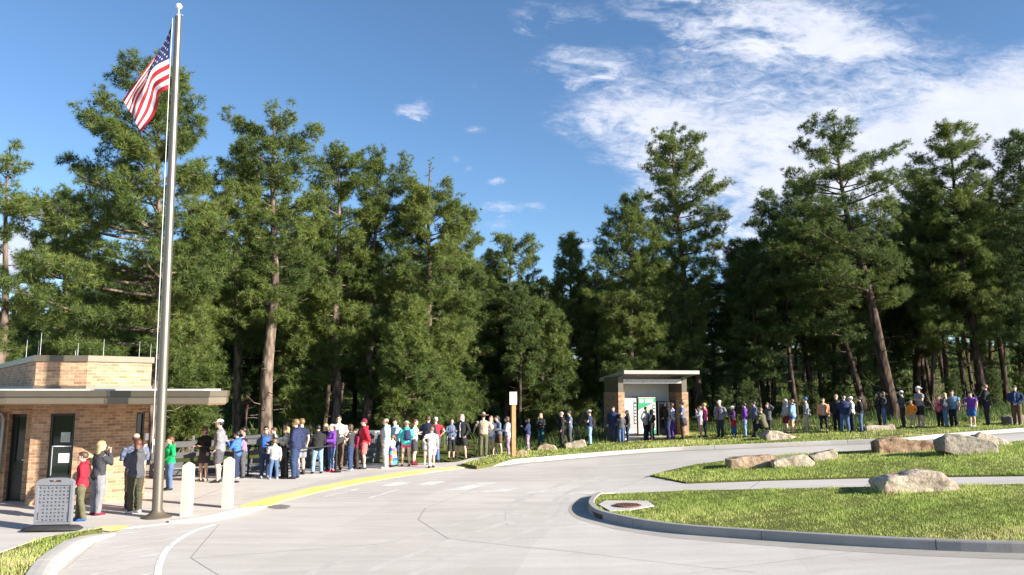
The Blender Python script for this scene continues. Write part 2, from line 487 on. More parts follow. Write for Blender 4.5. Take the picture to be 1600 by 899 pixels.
def kerb(name, P, h, m, side=1, seg=2.4, w=.16, ends=(1.0, 1.0), batter=.03, opening=None):
    """separate kerb stones with open joints; side=+1: grass on the left of the path"""
    mb = MB(); L = [0]
    for a, b in zip(P, P[1:]): L.append(L[-1] + (b - a).length)
    T = L[-1]
    def at(s):
        for i in range(len(P) - 1):
            if L[i + 1] >= s or i == len(P) - 2:
                k = (s - L[i]) / max(1e-6, L[i + 1] - L[i]); p = P[i].lerp(P[i + 1], k); t = (P[i + 1] - P[i]).normalized(); return p, t
    s = 0.0
    while s < T - .05:
        e = min(T, s + seg); k = max(2, int((e - s) / .3)); pts = []
        for i in range(k + 1):
            q = s + .006 + (e - s - .012) * i / k; p, t = at(q); n = Vector((-t.y, t.x)) * side
            hh = h
            if q < 1.2: hh *= ends[0] + (1 - ends[0]) * q / 1.2
            if T - q < 1.2: hh *= ends[1] + (1 - ends[1]) * (T - q) / 1.2
            hh = max(.012, hh)
            for (o, z) in ((0, -.12), (batter * .6, hh * .82), (batter * .9, hh * .95), (batter * 1.3, hh), (w - .02, hh), (w, hh - .015), (w, -.12)):
                pts.append((p.x + n.x * o, p.y + n.y * o, zf(p.x, p.y) + z))
        f = []
        for i in range(k):
            for j in range(6): f.append((i * 7 + j, i * 7 + j + 1, i * 7 + 8 + j, i * 7 + 7 + j) if side < 0 else (i * 7 + j, i * 7 + 7 + j, i * 7 + 8 + j, i * 7 + j + 1))
        f.append(tuple(range(7))); f.append(tuple(k * 7 + j for j in reversed(range(7))))
        mb.poly(pts, f); s = e
    me = mb.mesh(name, m); bm = bmesh.new(); bm.from_mesh(me); bmesh.ops.recalc_face_normals(bm, faces=bm.faces); bm.to_mesh(me); bm.free()
    return tag(link(name, me), kind='structure')
kerb('kerb', kerb_far, .15, M['kerb'], 1, 5.0, ends=(.1, 1), batter=.05)
gut = off_path(kerb_far, -.45)
sheet('gutter', [Vector((p.x, p.y)) for p in kerb_far] + list(reversed(gut)), .003, M['gutter'])

# white kerb in front of the bollards, dying away at both ends
kw = smooth_path([gp(262, 819.5), gp(300, 818), gp(340, 813.5), gp(375, 806), gp(408, 797), gp(425, 790)], .3)
kerb('kerb', kw, .13, M['kerb'], 1, 1.9, w=.26, ends=(.5, .1), batter=.12)
# kerb round the bottom left grass patch
kl = smooth_path([gp(78, 940), gp(86, 915), gp(93, 899), gp(103, 885), gp(122, 869), gp(145, 853), gp(165, 843), gp(188, 836)], .25)
kerb('kerb', kl, .15, M['kerb'], 1, 2.1, w=.40, ends=(1, .2), batter=.2)
gl = off_path(kl, .39)
sheet('grass_patch', gl + [gp(160, 829, .1), gp(140, 830, .1), gp(70, 841, .1), gp(0, 866, .1), Vector((-16, 9.3))], .12, M['turf'], skirt=.2)
# flush yellow tactile strips
def paint(name, px, m, dz=.004): return sheet(name, pxs(px), dz, m)
sheet('yellow_edge_paint', pxs([(372, 792), (404, 783), (480, 764.5), (560, 749), (640, 737.2), (715, 729.5), (738, 729.8), (690, 736.1), (640, 742.6), (570, 754.2), (500, 768.8), (440, 784), (408, 794.5), (385, 799)]), .020, M['yellow'], skirt=.03)
paint('yellow_edge_paint', [(146, 829), (160, 823.5), (203, 822), (186, 830.5), (172, 832.5)], M['yellow'], .020)

# traffic island: two lawns with a path between
isl_front = smooth_path([gp(p[0], p[1]) for p in ((960, 769.5), (935, 777), (921, 787), (917, 797), (928, 808), (955, 816), (1018, 828.5), (1140, 840.5), (1600, 865))] + [Vector((12.5, 10.9)), Vector((17, 10.6))], .35)
kerb('kerb', isl_front, .16, M['kerb_old'], 1, 2.7, w=.17, ends=(.05, 1), batter=.035)
g1 = off_path(isl_front, -.42)
sheet('gutter', [Vector((p.x, p.y)) for p in isl_front] + list(reversed(g1)), .003, M['gutter'])
fin = off_path(isl_front, .165)
lawn_front = [gp(957, 773.5, .1)] + fin[3:] + [Vector((17, 20.0))] + [gp(1600, 758, .1), gp(1300, 763.5, .1), (gp(1080, 768, .1))]
lawn_front = [Vector((p[0], p[1])) for p in lawn_front]
sheet('island_lawn', lawn_front, .125, M['turf'], skirt=.2)
lawn_back = [gp(*p) for p in ((1016, 746), (1040, 739), (1085, 729), (1150, 720), (1250, 712.5), (1400, 703.5), (1600, 692))] + [Vector((24, 26.8)), Vector((24, 21.5))] + [gp(*p) for p in ((1600, 746), (1380, 748.5), (1200, 753), (1072, 757.5))]
lawn_back = [Vector((p[0], p[1])) for p in lawn_back]
sheet('island_lawn', lawn_back, .06, M['turf'], skirt=.15)
path_pts = [gp(*p) for p in ((1014, 746.5), (1072, 758), (1200, 753.5), (1380, 749), (1600, 746.5))] + [Vector((24, 21.3)), Vector((24, 19.5))] + [gp(*p) for p in ((1600, 760), (1300, 766), (1080, 771), (957, 775), (938, 776))]
sheet('path', [Vector((p[0], p[1])) for p in path_pts], .03, M['plaza'], skirt=.06)

# white markings, worn
def line(name, a, b, wpx, m, dz=.004):
    (x0, y0), (x1, y1) = a, b
    d = Vector((x1 - x0, y1 - y0)).normalized(); n = Vector((-d.y, d.x)) * wpx / 2
    return paint(name, [(x0 + n.x, y0 + n.y), (x0 - n.x, y0 - n.y), (x1 - n.x, y1 - n.y), (x1 + n.x, y1 + n.y)], m, dz)
def wline(name, P, w, m, dz=.004):
    """a painted line of a real width w along ground points"""
    P = smooth_path([gp(*p) for p in P], .3) if len(P) > 2 else [Vector(gp(*p)[:2]) for p in P]
    a = off_path(P, w / 2); b = off_path(P, -w / 2)
    return sheet(name, a + list(reversed(b)), dz, m)
wline('road_marking', [(336, 820), (312, 827), (292, 836), (276, 846), (262, 857), (254, 870), (248, 886), (246, 905)], .105, M['white_line'])
for a, b in (((176, 836), (330, 819.5)), ((158, 849), (300, 829.5)), ((150, 861), (284, 840)), ((120, 876), (268, 852)), ((100, 889), (256, 865)), ((140, 899), (250, 880)), ((190, 906), (247, 894)), ((205, 828), (262, 821))):
    wline('road_marking', [a, b], .055, M['white_worn'])
for P in (((505, 777), (575, 779), (622, 765)), ((505, 777), (560, 764)), ((520, 772), (600, 768.5)), ((540, 768), (610, 764.5))):
    for a, b in zip(P, P[1:]): wline('road_marking', [a, b], .10, M['white_worn'])
for cx, cy, wd in ((620, 757, 26), (672, 756, 26), (722, 764, 30), (750, 758, 26), (782, 766.5, 34), (858, 768, 40), (918, 770, 36)):
    paint('road_marking', [(cx - wd, cy + 3), (cx + wd * .15, cy + 2.6), (cx + wd, cy - 3.6), (cx - wd * .05, cy - 3.2)], M['white_worn'])
# joints sawn in the concrete
for P in (((664, 795), (653.5, 812), (700, 842)), ((745, 764), (664, 795)), ((700, 842), (780, 851), (900, 863)), ((342, 820), (298, 872)), ((298, 872), (343, 900)), ((415, 793), (600, 794), (900, 796))):
    for a, b in zip(P, P[1:]): wline('road_joint', [a, b], .011, M['joint'], .003)
for P in (((160, 840), (100, 890)), ((300, 873), (600, 850)), ((900, 863), (1180, 895)), ((1080, 895), (1370, 858)), ((900, 796), (917, 797))):
    for a, b in zip(P, P[1:]): wline('road_joint', [a, b], .008, M['joint'], .003)
for P in (((380, 782), (560, 744), (700, 725)), ((240, 790), (400, 765)), ((70, 812), (240, 795)), ((300, 783), (345, 765))):
    for a, b in zip(P, P[1:]): wline('pavement_joint', [a, b], .02, M['joint'], .018)
for x in (1170, 1345): wline('pavement_joint', [(x, 767), (x + 22, 751)], .015, M['joint'], .033)
for P in (((640, 899), (700, 870), (800, 840), (862, 812), (880, 795), (885, 780), (905, 768)), ((800, 822), (795, 806), (800, 790), (820, 775)), ((480, 899), (600, 850), (780, 800), (840, 770), (930, 742), (1010, 728)), ((560, 899), (690, 850), (840, 798), (900, 765), (990, 738), (1080, 722))):
    wline('tyre_mark', P, .16, M['tyre'], .0022)
# a tar stain beside the white kerb
sheet('road_stain', pxs([(418, 791), (440, 788.5), (455, 791), (448, 795.5), (432, 796), (420, 794)]), .0045, mat('tar_stain', (.20, .18, .16), .9, .3, 6))

# storm drain: concrete pad, rusty cover, dark inlet under the kerb
sheet('drain_pad', pxs([(935, 789), (946, 783), (1012, 783.5), (1022, 791), (985, 797.5), (953, 799)], .13), .145, M['plaza'], skirt=.05)
c = gp(981, 790, .15); mb = MB()
mb.rings([(0, 0, 0, .30, .30), (0, 0, .016, .30, .30), (0, 0, .02, .285, .285)], 28)
for k in range(-4, 5): mb.box((k * .055, 0, .024), (.02, .42 - abs(k) * .03, .008))
dc = mb.build('manhole_cover', M['rust_iron']); dc.location = (c.x, c.y, c.z)
tag(dc, 'round rusty drain cover set in a concrete pad at the tip of the lawn', 'manhole cover')
ip = [Vector(gp(*p)[:2]) for p in ((918.5, 793), (918.5, 797), (928, 807), (940, 812.3))]
mb = MB(); P = off_path(smooth_path(ip, .15), -.006); pts = []; fc = []
for p in P: pts += [(p.x, p.y, zf(p.x, p.y) + .008), (p.x, p.y, zf(p.x, p.y) + .095)]
P2 = off_path(smooth_path(ip, .15), .03)
for p in P2: pts += [(p.x, p.y, zf(p.x, p.y) + .008), (p.x, p.y, zf(p.x, p.y) + .095)]
n = len(P)
for i in range(n - 1):
    a = 2 * i; b = 2 * n + 2 * i
    fc += [(a, a + 1, a + 3, a + 2), (a + 1, b + 1, b + 3, a + 3)]
mb.poly(pts, fc)
tag(mb.build('drain_inlet', M['black']), 'dark storm drain slot in the curved tip of the grey kerb', 'drain')

# ---------------------------------------------------------------- grass blades
def inside(px, py, poly):
    r = np.zeros(len(px), bool); n = len(poly)
    for i in range(n):
        x0, y0 = poly[i][0], poly[i][1]; x1, y1 = poly[(i + 1) % n][0], poly[(i + 1) % n][1]
        c = ((y0 > py) != (y1 > py)) & (px < (x1 - x0) * (py - y0) / (y1 - y0 + 1e-12) + x0); r ^= c
    return r
def zfv(x, y):
    x = np.minimum(x, 60)
    return 0.058 * np.log1p(np.exp(x - 2)) + 0.34 * np.log1p(np.exp((y - 52) / 4))
rng = np.random.default_rng(3)
def lump(x, y, s, seed=0):
    """cheap smooth noise"""
    r = np.random.default_rng(seed); v = 0
    for k in range(7):
        a = r.uniform(0, 6.28); f = s * r.uniform(.5, 2.2); v = v + np.sin((x * np.cos(a) + y * np.sin(a)) * f + r.uniform(0, 6.28))
    return v / 2.6
def blades(name, poly, dz, dens, h, w, m, label=None, keep=None, jit=.5, extra=0.0, cull=None):
    xs = [p[0] for p in poly]; ys = [p[1] for p in poly]
    A = (max(xs) - min(xs)) * (max(ys) - min(ys)); n = int(A * dens)
    x = rng.uniform(min(xs), max(xs), n); y = rng.uniform(min(ys), max(ys), n)
    k = inside(x, y, poly) & (np.abs(x) < y * .68 + .4)
    if cull is not None: k &= cull(x, y)
    x, y = x[k], y[k]
    l = lump(x, y, 2.0, 5); l2 = lump(x, y, 7, 9)
    k = rng.random(len(x)) < np.clip(.82 + .25 * l, .35, 1); x, y, l, l2 = x[k], y[k], l[k], l2[k]
    n = len(x); z = zfv(x, y) + dz
    hh = h * np.clip(1 + .34 * l + .30 * l2, .35, 2.2) * rng.uniform(.55, 1.25, n)
    a = rng.uniform(0, 6.283, n); t = rng.uniform(0, 6.283, n); b = rng.uniform(.1, jit, n) * hh
    ww = w * rng.uniform(.7, 1.3, n)
    V = np.zeros((n, 3, 3), np.float32)
    V[:, 0] = np.stack([x - ww * np.cos(a), y - ww * np.sin(a), z - .01], 1)
    V[:, 1] = np.stack([x + ww * np.cos(a), y + ww * np.sin(a), z - .01], 1)
    V[:, 2] = np.stack([x + b * np.cos(t), y + b * np.sin(t), z + hh], 1)
    var = np.clip(.45 + .22 * lump(x, y, .9, 11) + .12 * l2 + rng.normal(0, .17, n) + extra, 0, 1)
    me = mesh_np(name, V.reshape(-1, 3), F3=np.arange(n * 3).reshape(-1, 3), mats=[m], attr=np.repeat(var, 3))
    return tag(link(name, me), kind='stuff')
padp = [Vector(p[:2]) for p in pxs([(930, 790), (944, 782), (1014, 782.5), (1026, 791.5), (985, 798.5), (948, 800)], .13)]
blades('grass', lawn_front, .125, 1400, .040, .0065, M['blade'], cull=lambda x, y: ~inside(x, y, padp))
blades('grass', lawn_back, .06, 700, .052, .0095, M['blade'])
blades('grass', verge_pts, .11, 220, .058, .014, M['blade'], extra=.10)
blades('grass', gl + [Vector(gp(140, 830, .1)[:2]), Vector(gp(70, 841, .1)[:2]), Vector(gp(0, 866, .1)[:2]), Vector((-16, 9.3))], .12, 1500, .055, .005, M['blade'], extra=.16)
# tall grass at the edge of the forest and under the trees
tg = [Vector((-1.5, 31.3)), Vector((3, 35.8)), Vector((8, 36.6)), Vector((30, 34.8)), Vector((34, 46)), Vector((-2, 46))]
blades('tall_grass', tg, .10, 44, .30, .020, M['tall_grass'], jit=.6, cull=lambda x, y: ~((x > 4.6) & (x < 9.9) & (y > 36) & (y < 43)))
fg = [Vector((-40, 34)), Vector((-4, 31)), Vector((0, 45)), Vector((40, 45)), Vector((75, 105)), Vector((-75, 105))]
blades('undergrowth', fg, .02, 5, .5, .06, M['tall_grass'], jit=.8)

# ---------------------------------------------------------------- boulders
def rock(outline, depth, m, label, dz=.08, seed=0, sink=.06, back=.82, skew=.0):
    rr = random.Random(seed)
    by = max(p[1] for p in outline); cx = sum(p[0] for p in outline) / len(outline)
    base = gp(cx, by, dz); Y = base.y
    front = [at_y(px, py, Y + depth * .10) for px, py in outline]
    c = sum(front, Vector()) / len(front)
    zmin = min(p.z for p in front)
    pts = []
    for p in front:
        q = p.copy()
        if q.z - zmin < .09: q.z = zmin - sink
        pts.append(Vector((q.x, q.y + rr.uniform(-.05, .05), q.z)))
        pts.append(Vector((c.x + (q.x - c.x) * .93, q.y - depth * .10, zmin - sink + (q.z - zmin + sink) * .93)))
        pts.append(Vector((c.x + (q.x - c.x) * back + skew, q.y + depth * rr.uniform(.75, 1.0), zmin - sink + (q.z - zmin + sink) * rr.uniform(.72, .92))))
    bm = bmesh.new()
    for p in pts: bm.verts.new((p.x - c.x, p.y - Y, p.z - zmin))
    bmesh.ops.convex_hull(bm, input=bm.verts)
    for v in [v for v in bm.verts if not v.link_faces]: bm.verts.remove(v)
    bmesh.ops.triangulate(bm, faces=bm.faces)
    bmesh.ops.remove_doubles(bm, verts=bm.verts, dist=.03)
    for _ in range(4):
        lim = .10
        es = [e for e in bm.edges if e.calc_length() > lim]
        if not es or len(bm.faces) > 14000: break
        bmesh.ops.subdivide_edges(bm, edges=es, cuts=1, use_grid_fill=False); bmesh.ops.triangulate(bm, faces=bm.faces)
    bmesh.ops.smooth_vert(bm, verts=bm.verts, factor=.25, use_axis_x=True, use_axis_y=True, use_axis_z=True)
    bm.normal_update()
    from mathutils import noise as ns
    off = Vector((seed * 7.1, seed * 3.3, 1))
    mv = []
    for v in bm.verts:
        p = v.co + off
        d = .045 * (ns.fractal(p * 1.6, 1.0, 2.0, 4)) + .05 * (abs(ns.noise(p * 2.6)) - .3) + .026 * ns.noise(p * 9) + .03 * max(0, abs(ns.noise(p * 1.7 + Vector((9, 2, 4)))) - .12) * -1.2
        mv.append(v.normal * d * min(1, depth))
    for v, d in zip(bm.verts, mv): v.co += d
    me = bpy.data.meshes.new('boulder'); bm.to_mesh(me); bm.free(); me.materials.append(m)
    me.polygons.foreach_set('use_smooth', [True] * len(me.polygons)); me.set_sharp_from_angle(angle=R(26))
    o = link('boulder', me); o.location = (c.x, Y, zmin)
    hw = (max(p.x for p in front) - min(p.x for p in front)) / 2 + .10
    ell = [Vector((c.x + hw * math.cos(a), Y + depth * .35 + (depth * .62 + .08) * math.sin(a))) for a in [k * math.pi / 12 for k in range(24)]]
    blades('grass', ell, dz, 260 if Y < 24 else 130, .13, .010 if Y < 24 else .014, M['blade'], jit=.7)
    return tag(o, label, 'boulder', 'boulders set in the grass')
rock([(1376, 759), (1377, 750), (1390, 745), (1408, 742), (1440, 735), (1470, 736), (1487, 749), (1505, 764), (1459, 767), (1401, 771), (1380, 768)], 1.0, M['rock_cream'], 'pale domed boulder with a rusty hollow at its left end, beside the lawn path', .12, 1)
rock([(1368, 687), (1385, 684), (1406, 684), (1437, 687), (1466, 692), (1467, 699), (1428, 705), (1385, 707), (1370, 706)], .8, M['rock_rust'], 'long low rust brown boulder left of the big upright slab', .06, 2)
rock([(1470, 685), (1479, 677), (1500, 677), (1525, 682), (1551, 688), (1559, 697), (1560, 712), (1510, 709), (1471, 706)], .9, M['rock_grey'], 'biggest grey slab boulder with a flat shaded face', .06, 3)
rock([(1523, 681), (1531, 675.5), (1548, 680), (1569, 686), (1589, 693), (1575, 697), (1540, 696), (1524, 694)], .8, M['rock_cream'], 'pale wedge boulder lying behind the big grey slab', .06, 4)
rock([(1138, 718), (1157, 715.5), (1190, 711), (1214, 711), (1208, 722), (1185, 729), (1161, 732), (1139, 731)], .9, M['rock_tan'], 'tan boulder with a dark left end, leftmost on the upper lawn', .06, 5)
rock([(1205, 721), (1220, 716), (1240, 712), (1262, 710.5), (1275, 723), (1266, 728), (1245, 731), (1207, 729)], .8, M['rock_cream'], 'cream boulder with a dark broken face between the tan boulder and the pointed one', .06, 6)
rock([(1264, 712), (1289, 708), (1302, 701), (1309, 709), (1310, 718), (1290, 720), (1272, 720)], .7, M['rock_cream'], 'pale boulder with a raised pointed right end on the upper lawn', .06, 7)
rock([(1194, 680), (1200, 673), (1208, 672), (1225, 677), (1245, 683), (1225, 686), (1207, 688), (1197, 685)], 1.1, M['rock_cream'], 'pale wedge boulder that the person in olive sits on', .11, 8)
rock([(1351, 666), (1372, 664.5), (1396, 664), (1402, 672), (1375, 674), (1353, 674)], .8, M['rock_cream'], 'flat cream boulder on the far verge behind the long rust boulder', .11, 9)
rock([(1577, 651), (1590, 648), (1612, 649), (1616, 661), (1590, 663), (1578, 662)], .9, M['rock_grey'], 'grey brown boulder in front of the person at the right edge', .11, 10)
rock([(882, 693), (897, 690), (913, 686.5), (917, 697), (900, 700), (883, 701)], .8, M['rock_cream'], 'cream boulder in front of the two people in caps', .11, 11)
rock([(836, 702), (842, 696), (855, 693.5), (866, 696), (873, 702), (855, 704)], .8, M['rock_tan'], 'low rounded tan boulder on the verge right of the timber sign post', .11, 12)
rock([(804, 712), (809, 704), (818, 702), (823, 706), (822, 711), (812, 713)], .6, M['rock_tan'], 'small tan boulder close behind the timber sign post', .11, 13)
# ================================================================ PEOPLE
SK = {'l': (.62, .40, .30), 'm': (.52, .32, .23), 't': (.42, .25, .165)}
HC = {'brown': (.075, .042, .024), 'dark': (.022, .016, .013), 'blond': (.42, .29, .13), 'auburn': (.11, .038, .018), 'grey': (.34, .32, .30), 'sandy': (.20, .12, .055), 'black': (.012, .011, .011)}
CL = dict(black=(.026, .026, .028), navy=(.030, .04, .095), dnavy=(.020, .026, .055), charcoal=(.05, .05, .058), grey=(.22, .22, .24), lgrey=(.40, .40, .42), dgrey=(.09, .09, .10), white=(.74, .74, .74),
          red=(.55, .025, .045), salmon=(.62, .16, .15), maroon=(.20, .02, .05), pink=(.72, .12, .23), lpink=(.62, .30, .30), jeans=(.085, .14, .27), ljeans=(.22, .33, .50), djeans=(.035, .055, .12), olive=(.12, .115, .065),
          dolive=(.07, .068, .042), khaki=(.36, .29, .20), tan=(.42, .34, .26), orange=(.80, .24, .03), purple=(.16, .05, .32), lpurple=(.28, .19, .30), dpurple=(.09, .04, .13), blue=(.06, .17, .52), lblue=(.38, .58, .66), teal=(.09, .50, .50),
          tealj=(.05, .13, .15), green=(.01, .33, .11), brown=(.13, .08, .05), dbrown=(.06, .038, .028), lav=(.50, .53, .66), slate=(.13, .16, .24), royal=(.04, .12, .36), peach=(.68, .32, .18), cream=(.62, .58, .50), sky=(.30, .50, .72), steel=(.16, .26, .38))
lips = (.38, .13, .11)
skinmats = {}
def skin(k):
    if k not in skinmats:
        m, t, b = nt('skin'); n = noise(t, 9, 4, .6, objco(t)); c = SK[k]
        r = ramp(t, n.outputs[0], [(.3, tuple(x * .9 for x in c)), (.7, tuple(min(1, x * 1.08) for x in c))]); t.links.new(r.outputs[0], b.inputs['Base Color'])
        b.inputs['Roughness'].default_value = .55; b.inputs['Subsurface Weight'].default_value = .0
        skinmats[k] = m
    return skinmats[k]
hairm = {}
def hairmat(k):
    if k not in hairm:
        m, t, b = nt('hair'); mp = t.nodes.new('ShaderNodeMapping'); mp.inputs['Scale'].default_value = (60, 60, 6); t.links.new(objco(t), mp.inputs[0])
        n = noise(t, 1, 4, .6, mp.outputs[0]); c = HC[k]
        r = ramp(t, n.outputs[0], [(.3, tuple(x * .6 for x in c)), (.7, tuple(min(1, x * 1.4) for x in c))]); t.links.new(r.outputs[0], b.inputs['Base Color']); b.inputs['Roughness'].default_value = .5
        bump(t, b, n.outputs[0], .5, .01); hairm[k] = m
    return hairm[k]
M['eye'] = mat('eye', (.03, .025, .022), .3); M['lips'] = mat('lips', lips, .5); M['lens'] = mat('sunglass_lens', (.008, .008, .009), .15)

# arm poses: elbow, wrist (right side; x is mirrored for the left), unit height
ARM = dict(down=((.150, -.01, .645), (.155, .03, .50)), pocket=((.168, -.035, .655), (.122, .035, .535)), hoodie=((.165, -.01, .655), (.06, .095, .575)),
           fold=((.160, .03, .665), (-.035, .105, .690)), phone=((.145, .045, .66), (.055, .165, .735)), face=((.130, .10, .69), (.05, .115, .835)),
           hold=((.150, .03, .655), (.075, .175, .655)), brow=((.235, .07, .86), (.095, .085, .955)), out=((.265, .03, .785), (.395, .06, .79)), hip=((.215, -.04, .68), (.125, .03, .56)),
           clasp=((.155, .01, .655), (.03, .11, .545)), back=((.165, -.05, .655), (.04, -.10, .55)), knee=((.150, .16, .62), (.09, .30, .50)), read=((.145, .06, .66), (.065, .185, .78)), away=((.19, .05, .655), (.21, .14, .555)))
TORSO = [(.470, .070, .058, .0), (.500, .092, .070, -.004), (.535, .097, .074, -.006), (.575, .090, .068, -.002), (.620, .082, .060, .002), (.680, .090, .066, .004), (.735, .100, .070, .004), (.780, .106, .066, .0), (.812, .096, .055, -.004), (.832, .060, .042, -.006)]
people_parts = []          # objects whose mesh still has to be fused

def person(px, top, feet, th, arms, up, low, hair, label, sex='m', hat=None, w=1.0, sk='l', glasses=False, dz=None, shoe='black', stance=.0, lean=.0, hood=None, inner=None, pose=None, spread=.0, turn=0.0, hmax=None, sock=None, socks=None):
    """px, top, feet: place in the photograph; th: facing (0 = away, 90 = left, -90 = right, 180 = towards us)"""
    if dz is None: dz = .015 if px < 800 else .115
    loc = gp(px, feet, dz); d = loc.y
    H = (at_y(px, top, d).z - loc.z)
    if hat: H *= .985
    if pose == 'sit': H = 1.68
    kid = H < 1.42
    hk = 1.0 + max(0, min(.28, (1.62 - H) * .55)) if H < 1.55 else 1.0       # children have larger heads
    shw = (.115 if sex == 'm' else .101) * (.5 + .5 * w)
    rs = random.Random(int(px * 13 + top)); fem = sex == 'f'
    th_ = R(th) + math.atan2(-loc.x, loc.y)
    fine = 120.0 / max(40, feet - top)
    vox = .0088 * max(1.0, min(1.5, fine)) * max(.8, H / 1.7)
    hipz = .5
    if pose == 'sit': dzp = -.225; lean = lean or .22
    else: dzp = 0.0
    ca, sa = math.cos(-lean), math.sin(-lean)
    def T(p):                                    # leaning about the hips, then scale
        x, y, z = p; z -= hipz
        y2 = y * ca - z * sa; z2 = y * sa + z * ca
        return Vector((x * H, y2 * H, (z2 + hipz + dzp) * H))
    S = lambda p: Vector((p[0] * H, p[1] * H, p[2] * H))
    # legs
    st = stance
    if pose == 'sit':
        legs = [[(s * .055, 0, .275), (s * .085, .235, .30), (s * .08, .23 + .06 * (s > 0), .045)] for s in (-1, 1)]
    else:
        legs = []
        for s in (-1, 1):
            f = st * s
            legs.append([(s * .052, 0, .505), (s * (.058 + spread * .5), .012 + f * .45, .282), (s * (.058 + spread), f - .012, .045)])
    legk = 1.0 if not fem else .96
    wl = .5 + .5 * w
    # arms
    A = []
    for s, nm in ((-1, arms[0]), (1, arms[1])):
        e, wr = ARM[nm]
        A.append([(s * shw * .98, -.002, .800), (s * (e[0] + shw - .115), e[1] + rs.uniform(-.01, .01), e[2]), (s * wr[0], wr[1] + (.012 if s > 0 and 'fold' in nm else 0), wr[2] + (.014 * s if nm == 'fold' else 0))])
    hy = .012; hz0 = .862
    def head_T(p):
        x, y, z = p
        ct, st_ = math.cos(R(turn)), math.sin(R(turn))
        x2 = x * hk; y2 = y * hk; x3 = x2 * ct - y2 * st_; y3 = x2 * st_ + y2 * ct
        z2 = .999 - (.999 - z) * hk if hk == 1 else hz0 + (z - hz0) * 1.0
        return T((x3, hy + y3, z2))
    # ---------------- body (skin), fused into one surface
    mb = MB()
    sx = lambda z: shw / .106
    mb.rings([(0, y, z, rx * (sx(z) if z > .7 else w ** .8), ry * w) for z, rx, ry, y in TORSO] , 16, 0, T)
    mb.rings([(0, -.002, .815, .042, .04), (0, .0, .845, .034, .036), (0, .008, .885, .031, .034)], 12, 0, T)
    hd = [(.868, .018, .022, .030), (.878, .030, .036, .022), (.892, .038, .046, .012), (.910, .043, .052, .006), (.930, .0455, .056, .002), (.950, .046, .058, -.002), (.968, .043, .054, -.004), (.984, .033, .042, -.005), (.994, .018, .024, -.005)]
    mb.rings([(0, y, z, rx, ry) for z, rx, ry, y in hd], 16, 0, head_T)
    for L in legs:
        h_, k_, a_ = [S(p) for p in L]
        c1 = k_ + (a_ - k_) * .3 + Vector((0, -.010 * H, 0)); m1 = h_.lerp(k_, .45)
        mb.tube([h_ + Vector((0, 0, .03 * H)), h_.lerp(k_, .15), m1, k_, c1, k_.lerp(a_, .7), a_], [r * H * wl * legk for r in (.054, .058, .048, .033, .034, .024, .020)], 12)
        mb.tube([a_ + Vector((0, -.028 * H, -.026 * H)), a_ + Vector((0, .0, -.012 * H)), a_ + Vector((0, .055 * H, -.026 * H)), a_ + Vector((0, .092 * H, -.034 * H))], [.021 * H, .026 * H, .022 * H, .012 * H], 10)
    hands = []
    for i, P in enumerate(A):
        s_, e_, w_ = [T(p) for p in P]
        mb.tube([s_ + Vector((0, 0, .004 * H)), s_.lerp(e_, .3), s_.lerp(e_, .7), e_, e_.lerp(w_, .3), e_.lerp(w_, .75), w_], [r * H * wl * (.92 if fem else 1) for r in (.032, .031, .026, .0225, .0225, .017, .0145)], 10)
        dd = (w_ - e_).normalized()
        if arms[i] == 'brow': dd = (dd + Vector((.2 * (-1 if i else 1), .2, .2))).normalized()
        side = Vector((1 if i else -1, 0, 0)); side = (side - dd * side.dot(dd)); side = side.normalized() if side.length > .05 else Vector((0, 0, 1))
        nrm = dd.cross(side).normalized()
        if nrm.y < 0: nrm = -nrm
        pe = w_ + dd * .048 * H
        mb.tube([w_ - dd * .005 * H, w_ + dd * .022 * H, pe], [(.012 * H, .012 * H), (.021 * H, .0115 * H), (.020 * H, .010 * H)], 10, up=nrm.cross(dd))
        hands.append((w_, pe, dd, nrm))
    body = mb.build('person', [skin(sk), M['eye'], M['lips']])
    body.location = loc; body.rotation_euler = (0, 0, th_)
    tag(body, label, 'person', 'people waiting in the queue')
    people_parts.append((body, vox, 'body', None))
    # pieces added after fusing: fingers, nose, ears, eyes, mouth
    ex = MB()
    for (w_, pe, dd, nrm) in hands:
        lat = nrm.cross(dd).normalized()
        for q, (o_, ln) in enumerate(((-.0145, .040), (-.005, .047), (.005, .044), (.014, .034))):
            b = pe + lat * o_ * H - dd * .008 * H; curl = .35 + .08 * q
            m_ = b + (dd * .55 + nrm * .1) * ln * H; t_ = m_ + (dd * math.cos(curl * 2) + nrm * math.sin(curl * 2) * .8) * ln * .5 * H
            ex.tube([b, m_, t_], [.0056 * H, .0052 * H, .0038 * H], 6)
        b = w_ + dd * .016 * H + lat * -.012 * H
        ex.tube([b, b + (dd * .6 - lat * .75 + nrm * .25) * .026 * H, b + (dd * 1.1 - lat * .8 + nrm * .5) * .042 * H], [.0068 * H, .006 * H, .0042 * H], 6)
    hT = lambda *p: head_T(p)
    ex.tube([hT(0, .052, .942), hT(0, .066, .918), hT(0, .058, .912)], [.005 * H, .0085 * H, .006 * H], 7)
    for s in (-1, 1):
        ex.ball((s * .046, -.004, .927), (.006, .013, .018), 8, 5, 0, head_T)
        ex.ball((s * .0185, .0525, .936), (.0072, .006, .0042), 8, 5, 1, head_T)
        ex.tube([hT(s * .009, .058, .948), hT(s * .019, .057, .951), hT(s * .03, .050, .947)], .0022 * H, 5, 1)
    ex.tube([hT(-.014, .0515, .897), hT(0, .0575, .896), hT(.014, .0515, .897)], [.0022 * H, .0038 * H, .0022 * H], 6, 2)
    people_parts[-1] = (body, vox, 'body', ex)

    def cloth(name, mb, m, v=1.0, wr=.006):
        o = mb.build(name, m, body); people_parts.append((o, vox * v, 'cloth', wr)); return o
    # ---------------- top
    kind, col = up[0], CL[up[1]]; fm = fabric(col)
